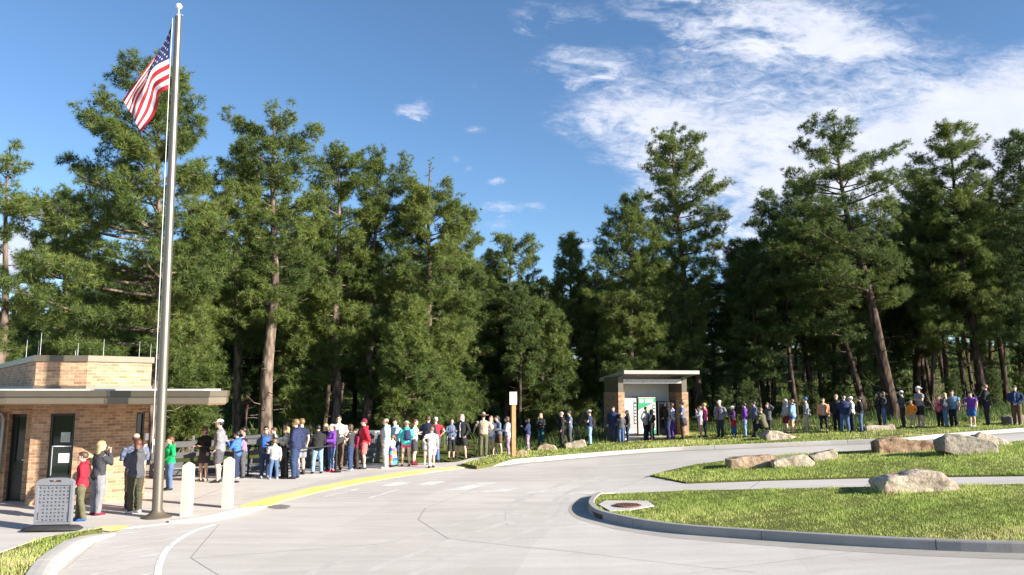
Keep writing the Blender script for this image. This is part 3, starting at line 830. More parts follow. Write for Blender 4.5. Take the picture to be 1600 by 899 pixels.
    loose = {'tee': .010, 'long': .009, 'hoodie': .018, 'jacket': .016, 'vest': .014, 'tank': .006, 'shirt': .010}[kind]
    hem = {'tee': .475, 'long': .475, 'hoodie': .468, 'jacket': .462, 'vest': .47, 'tank': .49, 'shirt': .512}[kind]
    mb = MB(); R_ = []
    for z, rx, ry, y in TORSO:
        if z < hem - .02: continue
        k = .6 if z > .8 else 1
        rx2 = rx * (sx(z) if z > .7 else w ** .8); ry2 = ry * w
        if not fem and .55 < z < .7: rx2 += .008
        if fem and .7 < z < .77: ry2 += .012; y += .008
        R_.append((0, y, max(z, hem), rx2 + loose * k, ry2 + loose * k))
    if R_[0][2] > hem + .01: R_.insert(0, (0, R_[0][1], hem, R_[0][3] * .99, R_[0][4]))
    R_.append((0, -.006, .843, .044, .040))
    mb.rings(R_, 18, 0, T)
    if kind in ('hoodie', 'jacket'): mb.rings([(0, -.006, .832, .052, .050), (0, -.004, .850, .044, .045), (0, -.002, .862, .041, .043)], 14, 0, T)
    if kind == 'hoodie' and not hood: mb.ball((0, -.052, .842), (.066, .034, .034), 12, 6, 0, T)
    slv = {'tee': .62, 'shirt': .62, 'vest': 0, 'tank': 0}.get(kind, 2.0)
    if slv:
        for P in A:
            s_, e_, w_ = [T(p) for p in P]; g = loose * H * .75
            if slv < 1: pts = [s_ + Vector((0, 0, .002)), s_.lerp(e_, .3), s_.lerp(e_, slv)]; rr = [.036, .036, .036]
            else: pts = [s_ + Vector((0, 0, .002)), s_.lerp(e_, .3), s_.lerp(e_, .7), e_, e_.lerp(w_, .35), e_.lerp(w_, .8), e_.lerp(w_, .97)]; rr = [.035, .034, .030, .0275, .027, .023, .020]
            mb.tube(pts, [r * H * wl * (.93 if fem else 1) + g for r in rr], 12)
    topname = {'tee': 't_shirt', 'long': 'sweater', 'hoodie': 'hoodie', 'jacket': 'jacket', 'vest': 'vest', 'tank': 'tank_top', 'shirt': 'shirt'}[kind]
    cloth(topname, mb, fm)
    if inner:
        mb = MB(); rr = []
        for z, rx, ry, y in TORSO:
            if z < .5: continue
            rr.append((0, y + (ry * w + loose) * .62, z - .004, .030 if z < .8 else .022, (ry * w + loose) * .44 + .003))
        mb.rings(rr, 12, 0, T); cloth('shirt_front', mb, fabric(CL[inner]), 1, .002)
    # ---------------- bottoms
    lk, lc = low[0], CL[low[1]]; lm = fabric(lc); mb = MB()
    lo_ = {'pants': .010, 'jeans': .008, 'shorts': .013, 'capri': .006, 'leggings': .002, 'sweats': .016, 'skirt': .012, 'short_shorts': .006}[lk]
    end = {'pants': .985, 'jeans': .985, 'shorts': .90, 'capri': 1.35, 'leggings': .97, 'sweats': .985, 'skirt': .60, 'short_shorts': .38}[lk]
    pr = [(0, y, z, rx * (w ** .8) + lo_ * .6, ry * w + lo_ * .6) for z, rx, ry, y in TORSO if z <= .58]
    if pose == 'sit': mb.rings(pr, 16, 0, T)
    else: mb.rings(pr, 16, 0, T if lean else (lambda p: S(p)))
    if lk == 'skirt':
        mb.rings([(0, .0, .335, .125, .105), (0, 0, .42, .116, .096), (0, -.004, .50, .104, .084), (0, -.004, .56, .092, .072)], 18, 0, S)
    else:
        for L in legs:
            h_, k_, a_ = [S(p) for p in L]; g = lo_ * H
            c1 = k_ + (a_ - k_) * .3 + Vector((0, -.008 * H, 0))
            pts = [h_ + Vector((0, 0, .03 * H)), h_.lerp(k_, .15), h_.lerp(k_, .5)]; rr = [.054, .058, .049]
            full = lk in ('pants', 'jeans', 'sweats', 'leggings')
            if full:
                foot = a_ + Vector((0, .0, -.012 * H if lk != 'leggings' else 0))
                taper = {'pants': (.039, .037, .033, .033), 'jeans': (.037, .036, .030, .029), 'sweats': (.040, .038, .030, .026), 'leggings': (.034, .0345, .025, .0215)}[lk]
                pts += [k_, c1, k_.lerp(a_, .75), foot]; rr += list(taper)
            elif lk == 'capri': pts += [k_, k_.lerp(a_, .35)]; rr += [.035, .036]
            else: pts = [h_ + Vector((0, 0, .03 * H)), h_.lerp(k_, .15), h_.lerp(k_, end * .6), h_.lerp(k_, end)]; rr = [.054, .059, .053, .049 if lk == 'shorts' else .054]
            mb.tube(pts, [r * H * wl * legk + g for r in rr], 12)
    cloth({'pants': 'trousers', 'jeans': 'jeans', 'shorts': 'shorts', 'capri': 'capri_trousers', 'leggings': 'leggings', 'sweats': 'sweatpants', 'skirt': 'skirt', 'short_shorts': 'shorts'}[lk], mb, lm, 1, .005)
    # ---------------- shoes
    if shoe:
        for L in legs:
            a_ = S(L[2]); mb = MB(); b = Vector((a_.x, a_.y, 0)) if pose != 'sit' else Vector((a_.x, a_.y, 0))
            mb.tube([b + Vector((0, -.040 * H, .016 * H)), b + Vector((0, -.022 * H, .028 * H)), b + Vector((0, .03 * H, .026 * H)), b + Vector((0, .075 * H, .018 * H)), b + Vector((0, .105 * H, .012 * H))],
                    [(.017 * H, .015 * H), (.025 * H, .028 * H), (.027 * H, .026 * H), (.028 * H, .018 * H), (.016 * H, .011 * H)], 10, up=(1, 0, 0))
            if shoe[-1] == '!': mb.tube([a_ + Vector((0, -.004 * H, -.02 * H)), a_ + Vector((0, -.004 * H, .05 * H))], .030 * H, 10)
            mb.build('shoe', fabric(CL[shoe.strip('!')]), body, smooth=True)
            if socks:
                mb = MB(); mb.tube([a_ + Vector((0, 0, -.01 * H)), a_ + Vector((0, 0, .05 * H))], [.026 * H, .026 * H], 10); mb.build('sock', fabric(CL[socks]), body, smooth=True)
    # ---------------- hair and headgear
    hkd, hc = hair
    hm = hairmat(hc) if hc else None
    g = .007
    if hkd in ('short', 'long', 'tail', 'bun', 'bob') and not hood:
        mb = MB(); rr = []
        for z, rx, ry, y in hd:
            z2 = z + (.006 if z > .98 else 0)
            if z < .898: continue
            f = max(0, min(1, (.972 - z) / .05))           # pulled back from the face below the hairline
            rr.append((0, y - .020 * f, z2, rx + g, ry + g - .012 * f))
        rr.append((0, -.006, 1.004, .014, .018))
        mb.rings(rr, 16, 0, head_T)
        if hkd == 'long': mb.rings([(0, -.050, .775, .040, .016), (0, -.052, .82, .052, .022), (0, -.040, .87, .054, .030), (0, -.022, .92, .054, .042), (0, -.018, .95, .050, .044)], 14, 0, head_T if hk == 1 else head_T)
        if hkd == 'bob': mb.rings([(0, -.026, .858, .050, .034), (0, -.022, .90, .055, .042), (0, -.016, .94, .052, .046)], 14, 0, head_T)
        if hkd == 'tail': mb.tube([head_T((0, -.052, .955)), head_T((0, -.082, .93)), head_T((0, -.080, .87)), head_T((0, -.07, .825))], [.012 * H, .018 * H, .015 * H, .005 * H], 9)
        if hkd == 'bun': mb.ball((0, -.052, .975), (.022, .022, .020), 10, 6, 0, head_T)
        mb.build('hair', hm, body, smooth=True)
    if hkd == 'bald' and hc:
        mb = MB(); mb.rings([(0, -.012, .905, .048, .050), (0, -.016, .93, .050, .050), (0, -.018, .948, .049, .048)], 14, 0, head_T); mb.build('hair', hm, body, smooth=True)
    if hood:
        mb = MB(); hcx = fabric(CL[hood])
        n = 14; P = []; lv = [(.842, .060, .058, -.012), (.868, .058, .062, -.010), (.90, .058, .066, -.010), (.94, .058, .068, -.012), (.975, .052, .062, -.014), (1.0, .034, .044, -.016), (1.012, .014, .02, -.016)]
        for z, rx, ry, y in lv:
            for j in range(n + 1):
                open_ = R(62) if .87 < z < .985 else R(20)
                a = math.pi / 2 + open_ + (2 * math.pi - 2 * open_) * j / n
                P.append(head_T((rx * math.cos(a), y + ry * math.sin(a), z)))
        fc = [(i * (n + 1) + j, i * (n + 1) + j + 1, (i + 1) * (n + 1) + j + 1, (i + 1) * (n + 1) + j) for i in range(len(lv) - 1) for j in range(n)]
        mb.poly(P, fc); o = mb.build('hood', hcx, body, smooth=True); md = o.modifiers.new('t', 'SOLIDIFY'); md.thickness = .008 * H
    if hat:
        ht, hcol = hat; hmt = fabric(CL[hcol]); mb = MB()
        if ht == 'cap' or ht == 'capback':
            sgn = 1 if ht == 'cap' else -1
            mb.rings([(0, -.002, .955, .0515, .0635), (0, -.003, .975, .0500, .0610), (0, -.004, .992, .040, .049), (0, -.004, 1.004, .022, .028), (0, -.004, 1.008, .006, .008)], 16, 0, head_T)
            bp = []
            for q in range(9):
                a = math.pi * q / 8; bp.append((.046 * math.cos(a), sgn * (.045 + .062 * math.sin(a)), .955 - .010 * math.sin(a)))
            P = [head_T(p) for p in bp] + [head_T((x, y, z + .006)) for x, y, z in bp]; nb = len(bp)
            mb.poly(P, [tuple(range(nb)), tuple(reversed(range(nb, 2 * nb)))] + [(i, (i + 1) % nb, nb + (i + 1) % nb, nb + i) for i in range(nb)])
            mb.build('cap', hmt, body, smooth=False, auto=40)
        elif ht == 'beanie':
            mb.rings([(0, -.004, .945, .053, .064), (0, -.004, .965, .054, .065), (0, -.005, .985, .048, .058), (0, -.008, 1.005, .032, .040), (0, -.010, 1.014, .012, .016)], 16, 0, head_T); mb.build('beanie', hmt, body, smooth=True)
        elif ht == 'ranger':
            mb.rings([(0, 0, .958, .050, .062), (0, 0, .9585, .125, .135), (0, 0, .966, .128, .138), (0, 0, .970, .056, .068), (0, 0, 1.0, .050, .060), (0, 0, 1.022, .040, .050), (0, -.002, 1.034, .014, .018)], 22, 0, head_T); mb.build('brimmed_hat', hmt, body, auto=40)
            mb = MB(); mb.rings([(0, 0, .9705, .058, .070), (0, 0, .985, .0555, .067)], 22, 0, head_T); mb.build('hat_band', fabric(CL['dbrown']), body, smooth=True)
        elif ht == 'visor' or ht == 'brim':
            mb.rings([(0, 0, .955, .052, .064), (0, 0, .956, .085, .10), (0, 0, .961, .085, .10), (0, 0, .964, .052, .064), (0, 0, .99, .044, .054), (0, 0, 1.006, .02, .026)], 18, 0, head_T); mb.build('sun_hat', hmt, body, auto=40)
    if glasses:
        mb = MB()
        for s in (-1, 1): mb.ball((s * .020, .056, .935), (.017, .006, .012), 10, 6, 0, head_T)
        mb.tube([hT(-.048, .0, .938), hT(-.040, .045, .938), hT(0, .064, .938), hT(.040, .045, .938), hT(.048, .0, .938)], .0028 * H, 5); mb.build('sunglasses', M['lens'], body, smooth=True)
    body['H'] = 0; del body['H']
    PEOPLE[px] = (body, H, T, A)
    return body
PEOPLE = {}

def carried(name, px, build, label, cat):
    """a thing worn or held by the person at px, placed in that person's own frame"""
    body, H, T, A = PEOPLE[px]
    o = build(H, T, A)
    o.location = body.location; o.rotation_euler = body.rotation_euler
    return tag(o, label, cat)
def backpack(col, front=False):
    def f(H, T, A):
        s = 1 if front else -1
        mb = MB(); mb.rings([(0, s * .118, .585, .060, .030), (0, s * .125, .60, .078, .045), (0, s * .128, .68, .082, .052), (0, s * .120, .77, .074, .044), (0, s * .105, .805, .050, .024)], 14, 0, T)
        mb.rings([(0, s * .172, .60, .050, .012), (0, s * .176, .62, .058, .020), (0, s * .174, .67, .054, .016), (0, s * .168, .69, .04, .008)], 12, 0, T)
        for x in (-1, 1): mb.tube([T((x * .055, s * .085, .80)), T((x * .066, s * .02, .842)), T((x * .070, -s * .055, .805)), T((x * .078, -s * .082, .72)), T((x * .088, -s * .03, .63)), T((x * .075, s * .09, .60))], [.011 * H] * 6, 6, flat=.5)
        return mb.build('backpack', fabric(CL[col]), None, smooth=True)
    return f
def sheet_held(col, w_, h_, dy=.0):
    def f(H, T, A):
        a = T(A[0][2]); b = T(A[1][2]); c = (a + b) / 2 + Vector((0, .055, .06 + dy)); mb = MB()
        n = 5; P = []
        for i in range(n + 1):
            x = -w_ / 2 + w_ * i / n; y = .02 * math.cos(3 * i / n * 2)
            P += [c + Vector((x, y - h_ * .14, -h_ / 2)), c + Vector((x, y + h_ * .10, h_ / 2))]
        fr = [(2 * i, 2 * i + 2, 2 * i + 3, 2 * i + 1) for i in range(n)]
        mb.poly(P, fr); o = mb.build('paper_sheet', fabric(CL[col]) if col != 'white' else M['paper']); md = o.modifiers.new('t', 'SOLIDIFY'); md.thickness = .003
        return o
    return f

def fuse_people():
    """fuse every body and garment into one continuous surface"""
    for o, v, k, x in people_parts:
        m = o.modifiers.new('r', 'REMESH'); m.mode = 'VOXEL'; m.voxel_size = v; m.use_smooth_shade = True
        s = o.modifiers.new('s', 'SMOOTH'); s.factor = .5; s.iterations = 4 if k == 'cloth' else 3
    bpy.context.view_layer.update()
    dg = bpy.context.evaluated_depsgraph_get()
    for o, v, k, x in people_parts:
        old = o.data; mats_ = list(old.materials)
        me = bpy.data.meshes.new_from_object(o.evaluated_get(dg), depsgraph=dg)
        n = len(me.vertices); co = np.empty(n * 3, np.float32); me.vertices.foreach_get('co', co); co = co.reshape(-1, 3)
        if k == 'cloth':                       # wrinkles
            no = np.empty(n * 3, np.float32); me.vertex_normals.foreach_get('vector', no); no = no.reshape(-1, 3)
            r = np.random.default_rng(n); d = np.zeros(n)
            for q in range(6):
                a = r.normal(0, 1, 3); a[2] *= 1.6; a /= np.linalg.norm(a); d += np.sin(co @ a * r.uniform(28, 75) + 1.8 * np.sin(co @ r.normal(0, 9, 3)) + r.uniform(0, 6))
            co = co + no * (d * x * .32)[:, None].astype(np.float32)
            me.vertices.foreach_set('co', co.ravel())
        elif x is not None:
            nf = len(me.polygons)
            pv = [tuple(p) for p in co] + x.v; fc = [tuple(p.vertices) for p in me.polygons] + [tuple(i + n for i in f) for f in x.f]
            m2 = bpy.data.meshes.new('person'); m2.from_pydata(pv, [], fc); m2.polygons.foreach_set('material_index', [0] * nf + x.m); me = m2
        me.materials.clear()
        for m_ in mats_: me.materials.append(m_)
        me.polygons.foreach_set('use_smooth', [True] * len(me.polygons)); me.update()
        o.modifiers.clear(); o.data = me; bpy.data.meshes.remove(old)
P = person
# near the booth
P(124, 706, 814, 78, ('pocket', 'pocket'), ('hoodie', 'red'), ('pants', 'olive'), ('short', 'brown'), 'boy in a red hoodie and olive trousers behind the sandwich board', shoe='royal', stance=.05, w=.86)
P(150, 689, 805, -62, ('face', 'face'), ('jacket', 'charcoal'), ('sweats', 'grey'), ('long', 'blond'), 'girl with long blond hair in a dark jacket holding her hands to her chin', 'f', shoe='maroon')
P(206, 677, 795, 10, ('fold', 'fold'), ('jacket', 'slate'), ('pants', 'dolive'), ('bald', 'brown'), 'balding man in a grey jacket half hidden behind the auburn haired woman', shoe='dbrown')
P(209, 686, 802, 30, ('phone', 'face'), ('hoodie', 'dgrey'), ('pants', 'dolive'), ('long', 'auburn'), 'woman with long auburn hair in a dark grey hoodie seen from behind', 'f', shoe='white')
P(263, 682, 766, 110, ('hoodie', 'hoodie'), ('hoodie', 'green'), ('jeans', 'jeans'), ('long', 'auburn'), 'person in a bright green hoodie and blue jeans beside the flagpole', 'f')
P(317, 667, 752, 140, ('hold', 'hold'), ('long', 'black'), ('skirt', 'charcoal'), ('bob', 'brown'), 'woman in a black top and short grey skirt with bare legs', 'f', sk='m', shoe='tan', glasses=True)
P(340, 654, 754, 80, ('pocket', 'pocket'), ('jacket', 'grey'), ('shorts', 'dgrey'), ('short', 'dark'), 'tall man in a grey jacket, grey shorts and a white cap', hat=('cap', 'white'), shoe='black', w=1.06)
P(368, 674, 749, 70, ('read', 'read'), ('hoodie', 'blue'), ('pants', 'navy'), ('short', 'black'), 'boy in a bright blue hoodie reading a grey tablet beside the second bollard', sk='m', shoe='lgrey')
P(378, 668, 747, 95, ('phone', 'phone'), ('long', 'lpurple'), ('sweats', 'dgrey'), ('tail', 'dark'), 'woman in a dull purple top close behind the boy in blue', 'f', sk='m')
P(426, 668, 744, 100, ('down', 'down'), ('tee', 'sky'), ('pants', 'black'), ('short', 'brown'), 'man in a bright blue t-shirt half hidden behind the man in sunglasses')
P(413, 666, 747, 176, ('hold', 'out'), ('jacket', 'dgrey'), ('jeans', 'djeans'), ('short', 'dark'), 'man in sunglasses and a grey jacket stretching one arm towards a stanchion', glasses=True, inner='navy', shoe='lgrey')
P(427, 686, 749, 10, ('fold', 'down'), ('hoodie', 'lgrey'), ('jeans', 'jeans'), ('short', 'sandy'), 'small boy in a grey sweatshirt with an orange hood, seen from behind', shoe='cream', spread=.03)
P(441, 688, 747, 100, ('pocket', 'pocket'), ('hoodie', 'charcoal'), ('pants', 'black'), ('short', 'sandy'), 'child in a charcoal hoodie between the small boy and the blonde woman')
P(446, 667, 746, 95, ('read', 'read'), ('jacket', 'cream'), ('pants', 'black'), ('bob', 'blond'), 'woman with short blond hair reading a folded map', 'f')
P(469, 654, 742, 40, ('down', 'down'), ('tee', 'dnavy'), ('shorts', 'grey'), ('short', 'sandy'), 'man in a dark t-shirt and grey shorts behind the navy hoodie', shoe='charcoal!')
P(460, 655, 748, 72, ('hoodie', 'hip'), ('hoodie', 'navy'), ('jeans', 'djeans'), ('short', 'sandy'), 'sandy haired man in a navy hoodie and dark jeans turned to the left', w=1.12, shoe='black', spread=.02)
P(495, 664, 740, 8, ('hold', 'hold'), ('hoodie', 'black'), ('jeans', 'ljeans'), ('short', 'black'), 'person in a black hoodie and pale jeans seen from behind the belt', spread=.03)
P(507, 662, 736, 150, ('down', 'hold'), ('long', 'dnavy'), ('pants', 'black'), ('long', 'blond'), 'blonde woman in dark clothes facing left beside the purple hoodie', 'f', glasses=True)
P(517, 662, 737, 120, ('hold', 'hold'), ('hoodie', 'purple'), ('leggings', 'jeans'), ('tail', 'brown'), 'girl in a purple hoodie and patterned cap holding a sheet of paper', 'f', hat=('cap', 'lgrey'), shoe='red', glasses=False)
P(527, 649, 734, 176, ('pocket', 'pocket'), ('jacket', 'cream'), ('pants', 'brown'), ('short', 'dark'), 'tall man in sunglasses and a pale jacket above the others', glasses=True)
P(556, 670, 733, 110, ('fold', 'fold'), ('hoodie', 'maroon'), ('pants', 'dbrown'), ('short', 'brown'), 'person in a dark red top half hidden beside the woman in black', 'f')
P(547, 663, 736, 75, ('read', 'read'), ('tee', 'charcoal'), ('jeans', 'djeans'), ('bob', 'brown'), 'woman in a dark t-shirt and jeans reading with raised hands', 'f', shoe='lgrey', sk='l', lean=.03)
P(568, 654, 733, 95, ('back', 'back'), ('hoodie', 'red'), ('shorts', 'salmon'), ('short', 'brown'), 'man in a red hoodie, salmon shorts and a maroon beanie', hat=('beanie', 'maroon'), inner='lgrey', shoe='charcoal', socks='white', turn=10)
# middle of the plaza
P(616, 655, 727, 160, ('hold', 'hold'), ('hoodie', 'lblue'), ('jeans', 'djeans'), ('bun', 'dark'), 'woman with dark pinned hair in a pale blue patterned jacket', 'f')
P(602, 654, 732, 84, ('pocket', 'pocket'), ('hoodie', 'lblue'), ('sweats', 'lgrey'), ('bald', 'brown'), 'bald man in a light blue hoodie and pale grey sweatpants', shoe='white', w=1.12)
P(613, 680, 730, 60, ('fold', 'fold'), ('tank', 'white'), ('shorts', 'teal'), ('tail', 'sandy'), 'small child in a white top wrapped in a colourful beach towel', 'f', shoe='maroon')
P(647, 655, 727, -100, ('fold', 'fold'), ('tank', 'white'), ('shorts', 'charcoal'), ('bun', 'auburn'), 'woman in a long white top and dark shorts with red boots', 'f', shoe='maroon!', glasses=False)
P(634, 657, 729, 12, ('hoodie', 'hoodie'), ('hoodie', 'teal'), ('short_shorts', 'pink'), ('long', 'sandy'), 'woman in a teal hoodie and pink shorts wearing a small backpack', 'f', hat=('visor', 'cream'), shoe='dbrown', spread=.02)
P(680, 651, 722, 30, ('hip', 'hip'), ('tee', 'red'), ('pants', 'jeans'), ('short', 'grey'), 'man in a red t-shirt and pale cap behind the navy jacket', hat=('cap', 'cream'))
P(668, 650, 726, -15, ('down', 'down'), ('jacket', 'dnavy'), ('shorts', 'lgrey'), ('short', 'brown'), 'man in a navy jacket and pale shorts seen from behind', w=1.12, shoe='white')
P(674, 667, 731, 8, ('hip', 'down'), ('tee', 'white'), ('shorts', 'lgrey'), ('short', 'sandy'), 'boy in a white t-shirt and grey shorts walking away', shoe='dbrown', stance=.05)
P(705, 654, 718, -168, ('clasp', 'fold'), ('jacket', 'slate'), ('capri', 'black'), ('long', 'brown'), 'woman in a slate jacket with a grey shirt tied at her waist', 'f', hat=None, shoe='black')
P(721, 648, 718, 150, ('pocket', 'pocket'), ('jacket', 'black'), ('shorts', 'black'), ('none', None), 'man in black shorts and jacket with a grey hood over his head', hood='lgrey', inner='lgrey', sk='m', shoe='black', spread=.05, w=1.05)
P(755, 645, 714, 5, ('away', 'away'), ('shirt', 'tan'), ('pants', 'olive'), ('short', 'brown'), 'ranger in a tan shirt, olive trousers and a flat brimmed hat', hat=('ranger', 'khaki'), w=1.08, shoe='dbrown')
P(767, 650, 713, 160, ('fold', 'down'), ('tee', 'white'), ('short_shorts', 'ljeans'), ('long', 'sandy'), 'woman in a white t-shirt and denim shorts partly behind the ranger', 'f', shoe='cream')
P(779, 649, 711, 120, ('hold', 'hold'), ('jacket', 'slate'), ('shorts', 'brown'), ('tail', 'dark'), 'woman in a slate jacket and brown shorts leaning forward', 'f', lean=.12, stance=.05)
P(794, 651, 714, 85, ('hold', 'hold'), ('long', 'lav'), ('leggings', 'lpurple'), ('bob', 'brown'), 'woman in a lavender top, purple leggings and tan boots left of the sign post', 'f', shoe='khaki!', w=1.1, lean=.05)
# on the verge, towards the shelter
P(825, 654, 704, 75, ('phone', 'phone'), ('jacket', 'navy'), ('leggings', 'lpurple'), ('bob', 'dark'), 'woman in a navy jacket and purple leggings right of the sign post', 'f', shoe='tan')
P(845, 646, 696, 165, ('hold', 'face'), ('jacket', 'black'), ('jeans', 'tealja' if False else 'tealj'), ('long', 'blond'), 'blonde woman in a black jacket touching her face', 'f')
P(878, 643, 699, 95, ('down', 'down'), ('hoodie', 'black'), ('pants', 'black'), ('short', 'grey'), 'person in black with a camouflage cap beside the man in grey', hat=('cap', 'khaki'))
P(890, 641, 697, 105, ('fold', 'fold'), ('tee', 'slate'), ('pants', 'dgrey'), ('short', 'dark'), 'man in a slate t-shirt and two tone cap behind the cream boulder', hat=('cap', 'charcoal'), w=1.1)
P(922, 640, 696, 82, ('fold', 'fold'), ('tee', 'navy'), ('jeans', 'ljeans'), ('short', 'dark'), 'man in a navy t-shirt, pale jeans and a white cap with folded arms', hat=('cap', 'white'))
P(959, 635, 692, 165, ('pocket', 'down'), ('jacket', 'navy'), ('jeans', 'djeans'), ('short', 'dark'), 'man in a navy jacket and blue jeans against the left brick pier', shoe='brown')
P(981, 641, 690, 100, ('pocket', 'pocket'), ('hoodie', 'charcoal'), ('jeans', 'djeans'), ('long', 'brown'), 'woman in a charcoal top close behind the woman with blond hair', 'f')
P(971, 646, 692, 15, ('fold', 'fold'), ('hoodie', 'dgrey'), ('jeans', 'jeans'), ('long', 'blond'), 'woman with long blond hair in a dark grey hoodie facing the vending machines', 'f')
P(1010, 636, 688, -130, ('pocket', 'pocket'), ('hoodie', 'lgrey'), ('pants', 'dnavy'), ('short', 'brown'), 'boy in a light grey jacket in front of the green vending machine')
P(1019, 640, 688, 60, ('hoodie', 'hoodie'), ('hoodie', 'black'), ('pants', 'black'), ('none', None), 'person all in black with the hood up beside the green vending machine', hood='black')
P(1051, 630, 686, 80, ('down', 'down'), ('long', 'lav'), ('pants', 'purple'), ('short', 'auburn'), 'person in pale and purple clothes mostly hidden behind the black hoodie', 'f')
P(1044, 628, 687, 100, ('hoodie', 'hoodie'), ('hoodie', 'black'), ('pants', 'navy'), ('none', None), 'man in a black printed hoodie, hood up, before the black vending machine', hood='black', w=1.15)
P(1067, 627, 686, 95, ('fold', 'fold'), ('tee', 'slate'), ('pants', 'brown'), ('short', 'dark'), 'man in a grey shirt and brimmed hat with a jacket tied at his waist', hat=('brim', 'charcoal'), w=1.05)
# right of the shelter
P(1102, 630, 683, 95, ('down', 'fold'), ('long', 'pink'), ('leggings', 'djeans'), ('bun', 'blond'), 'woman in a bright pink sweater beside the girl in pale grey', 'f', glasses=True)
P(1095, 635, 684, 90, ('face', 'hold'), ('hoodie', 'lgrey'), ('pants', 'lpink'), ('short', 'sandy'), 'girl in a pale grey hoodie and light pink trousers', 'f')
P(1126, 625, 683, 150, ('pocket', 'pocket'), ('jacket', 'grey'), ('pants', 'charcoal'), ('short', 'dark'), 'man in an open grey jacket over red and a white cap', hat=('cap', 'white'), inner='maroon', w=1.05)
P(1146, 634, 681, 110, ('hold', 'hold'), ('jacket', 'dpurple'), ('pants', 'dnavy'), ('bob', 'dark'), 'woman in a dark purple jacket and white visor behind the child in red', 'f', hat=('cap', 'white'))
P(1147.5, 651, 683, 170, ('down', 'down'), ('tee', 'red'), ('jeans', 'royal'), ('short', 'brown'), 'small child in a red t-shirt and blue trousers standing on the verge')
P(1165, 629, 683, 85, ('pocket', 'pocket'), ('jacket', 'purple'), ('jeans', 'ljeans'), ('short', 'dark'), 'man in a dusky purple jacket and pale jeans', w=1.05, hat=('cap', 'charcoal'))
P(1180, 627, 682, 95, ('down', 'down'), ('jacket', 'slate'), ('pants', 'black'), ('short', 'dark'), 'person in a checked slate vest and black trousers', inner='lgrey')
P(1201, 630, 682, 150, ('brow', 'hoodie'), ('hoodie', 'dgrey'), ('leggings', 'black'), ('bob', 'dark'), 'woman in a grey hoodie shading her eyes with one raised arm', 'f', dz=.115)
P(1195.5, 653, 684, 70, ('face', 'knee'), ('jacket', 'olive'), ('pants', 'black'), ('short', 'sandy'), 'person in an olive jacket sitting on the wedge boulder, head in hand', pose='sit')
P(1229, 624, 678, 110, ('hoodie', 'hoodie'), ('hoodie', 'lgrey'), ('shorts', 'maroon'), ('none', None), 'person in a pale grey hoodie, hood up, and maroon shorts', hood='lgrey')
P(1240, 624, 678, 70, ('hoodie', 'fold'), ('hoodie', 'ljeans'), ('short_shorts', 'royal'), ('bun', 'sandy'), 'woman in a denim blue hoodie with bare legs', 'f')
P(1261, 620, 676, 85, ('down', 'back'), ('long', 'grey'), ('pants', 'tan'), ('short', 'brown'), 'man in a blue beanie, grey sweater and tan trousers', hat=('beanie', 'royal'))
P(1288, 622, 674, 178, ('down', 'down'), ('jacket', 'peach'), ('leggings', 'black'), ('bun', 'brown'), 'woman in an orange cardigan over a pale blue top', 'f', inner='lblue', w=1.3, shoe='tan', spread=.03)
P(1309, 616, 674, 170, ('down', 'down'), ('jacket', 'black'), ('pants', 'black'), ('short', 'grey'), 'man in black with a tan cap behind the navy jacket', hat=('cap', 'khaki'), glasses=True)
P(1321, 617, 675, 12, ('hold', 'hold'), ('jacket', 'navy'), ('jeans', 'jeans'), ('short', 'grey'), 'stout man in a navy jacket and blue jeans seen from behind', hat=('cap', 'charcoal'), w=1.22, spread=.03)
P(1332, 619, 674, 110, ('fold', 'hoodie'), ('jacket', 'white'), ('pants', 'black'), ('short', 'grey'), 'person in a white jacket and white cap', 'f', hat=('cap', 'white'), glasses=True)
P(1346, 619, 675, 90, ('pocket', 'pocket'), ('jacket', 'black'), ('jeans', 'jeans'), ('short', 'dark'), 'man in a black jacket and dark cap left of the flat boulder', hat=('cap', 'charcoal'))
P(1375, 613, 669, 90, ('fold', 'fold'), ('jacket', 'black'), ('pants', 'black'), ('bob', 'dark'), 'woman in black behind the woman in a dark grey top', 'f')
P(1383, 612, 669, 85, ('fold', 'fold'), ('long', 'charcoal'), ('jeans', 'jeans'), ('bob', 'brown'), 'woman in a dark grey top and blue jeans behind the flat boulder', 'f')
P(1412, 610, 668, 95, ('fold', 'fold'), ('long', 'dgrey'), ('pants', 'dbrown'), ('short', 'dark'), 'man in a dark grey sweater and white cap left of the child in orange', hat=('cap', 'white'), glasses=True)
P(1426, 625, 669, 160, ('pocket', 'down'), ('hoodie', 'orange'), ('shorts', 'khaki'), ('short', 'sandy'), 'child in an orange hoodie and khaki shorts', w=.85, glasses=True, hat=('cap', 'khaki'))
P(1439, 603, 668, 120, ('fold', 'fold'), ('tee', 'grey'), ('shorts', 'black'), ('short', 'dark'), 'big bearded man in a grey t-shirt and black shorts', w=1.3, hat=('capback', 'white'), shoe='tan', spread=.02)
P(1470, 618, 667, 150, ('face', 'face'), ('vest', 'pink'), ('pants', 'black'), ('long', 'auburn'), 'girl in a bright pink vest half hidden behind the woman in jeans', 'f')
P(1479, 614, 668, 80, ('hold', 'face'), ('jacket', 'dgrey'), ('jeans', 'jeans'), ('long', 'blond'), 'woman with blond hair in a dark grey jacket and blue jeans', 'f', w=1.1)
P(1491, 610, 667, 168, ('down', 'down'), ('tee', 'steel'), ('pants', 'black'), ('short', 'brown'), 'stout man in a steel blue t-shirt and black trousers', w=1.25, sk='m')
P(1520, 611, 667, 150, ('down', 'pocket'), ('tee', 'purple'), ('shorts', 'royal'), ('short', 'dark'), 'man in a purple t-shirt and blue shorts', w=1.15, hat=('brim', 'black'), shoe='white')
P(1544, 601, 665, 82, ('hold', 'hold'), ('jacket', 'black'), ('pants', 'black'), ('short', 'sandy'), 'man in a black tracksuit holding a bundled grey jacket', shoe='black')
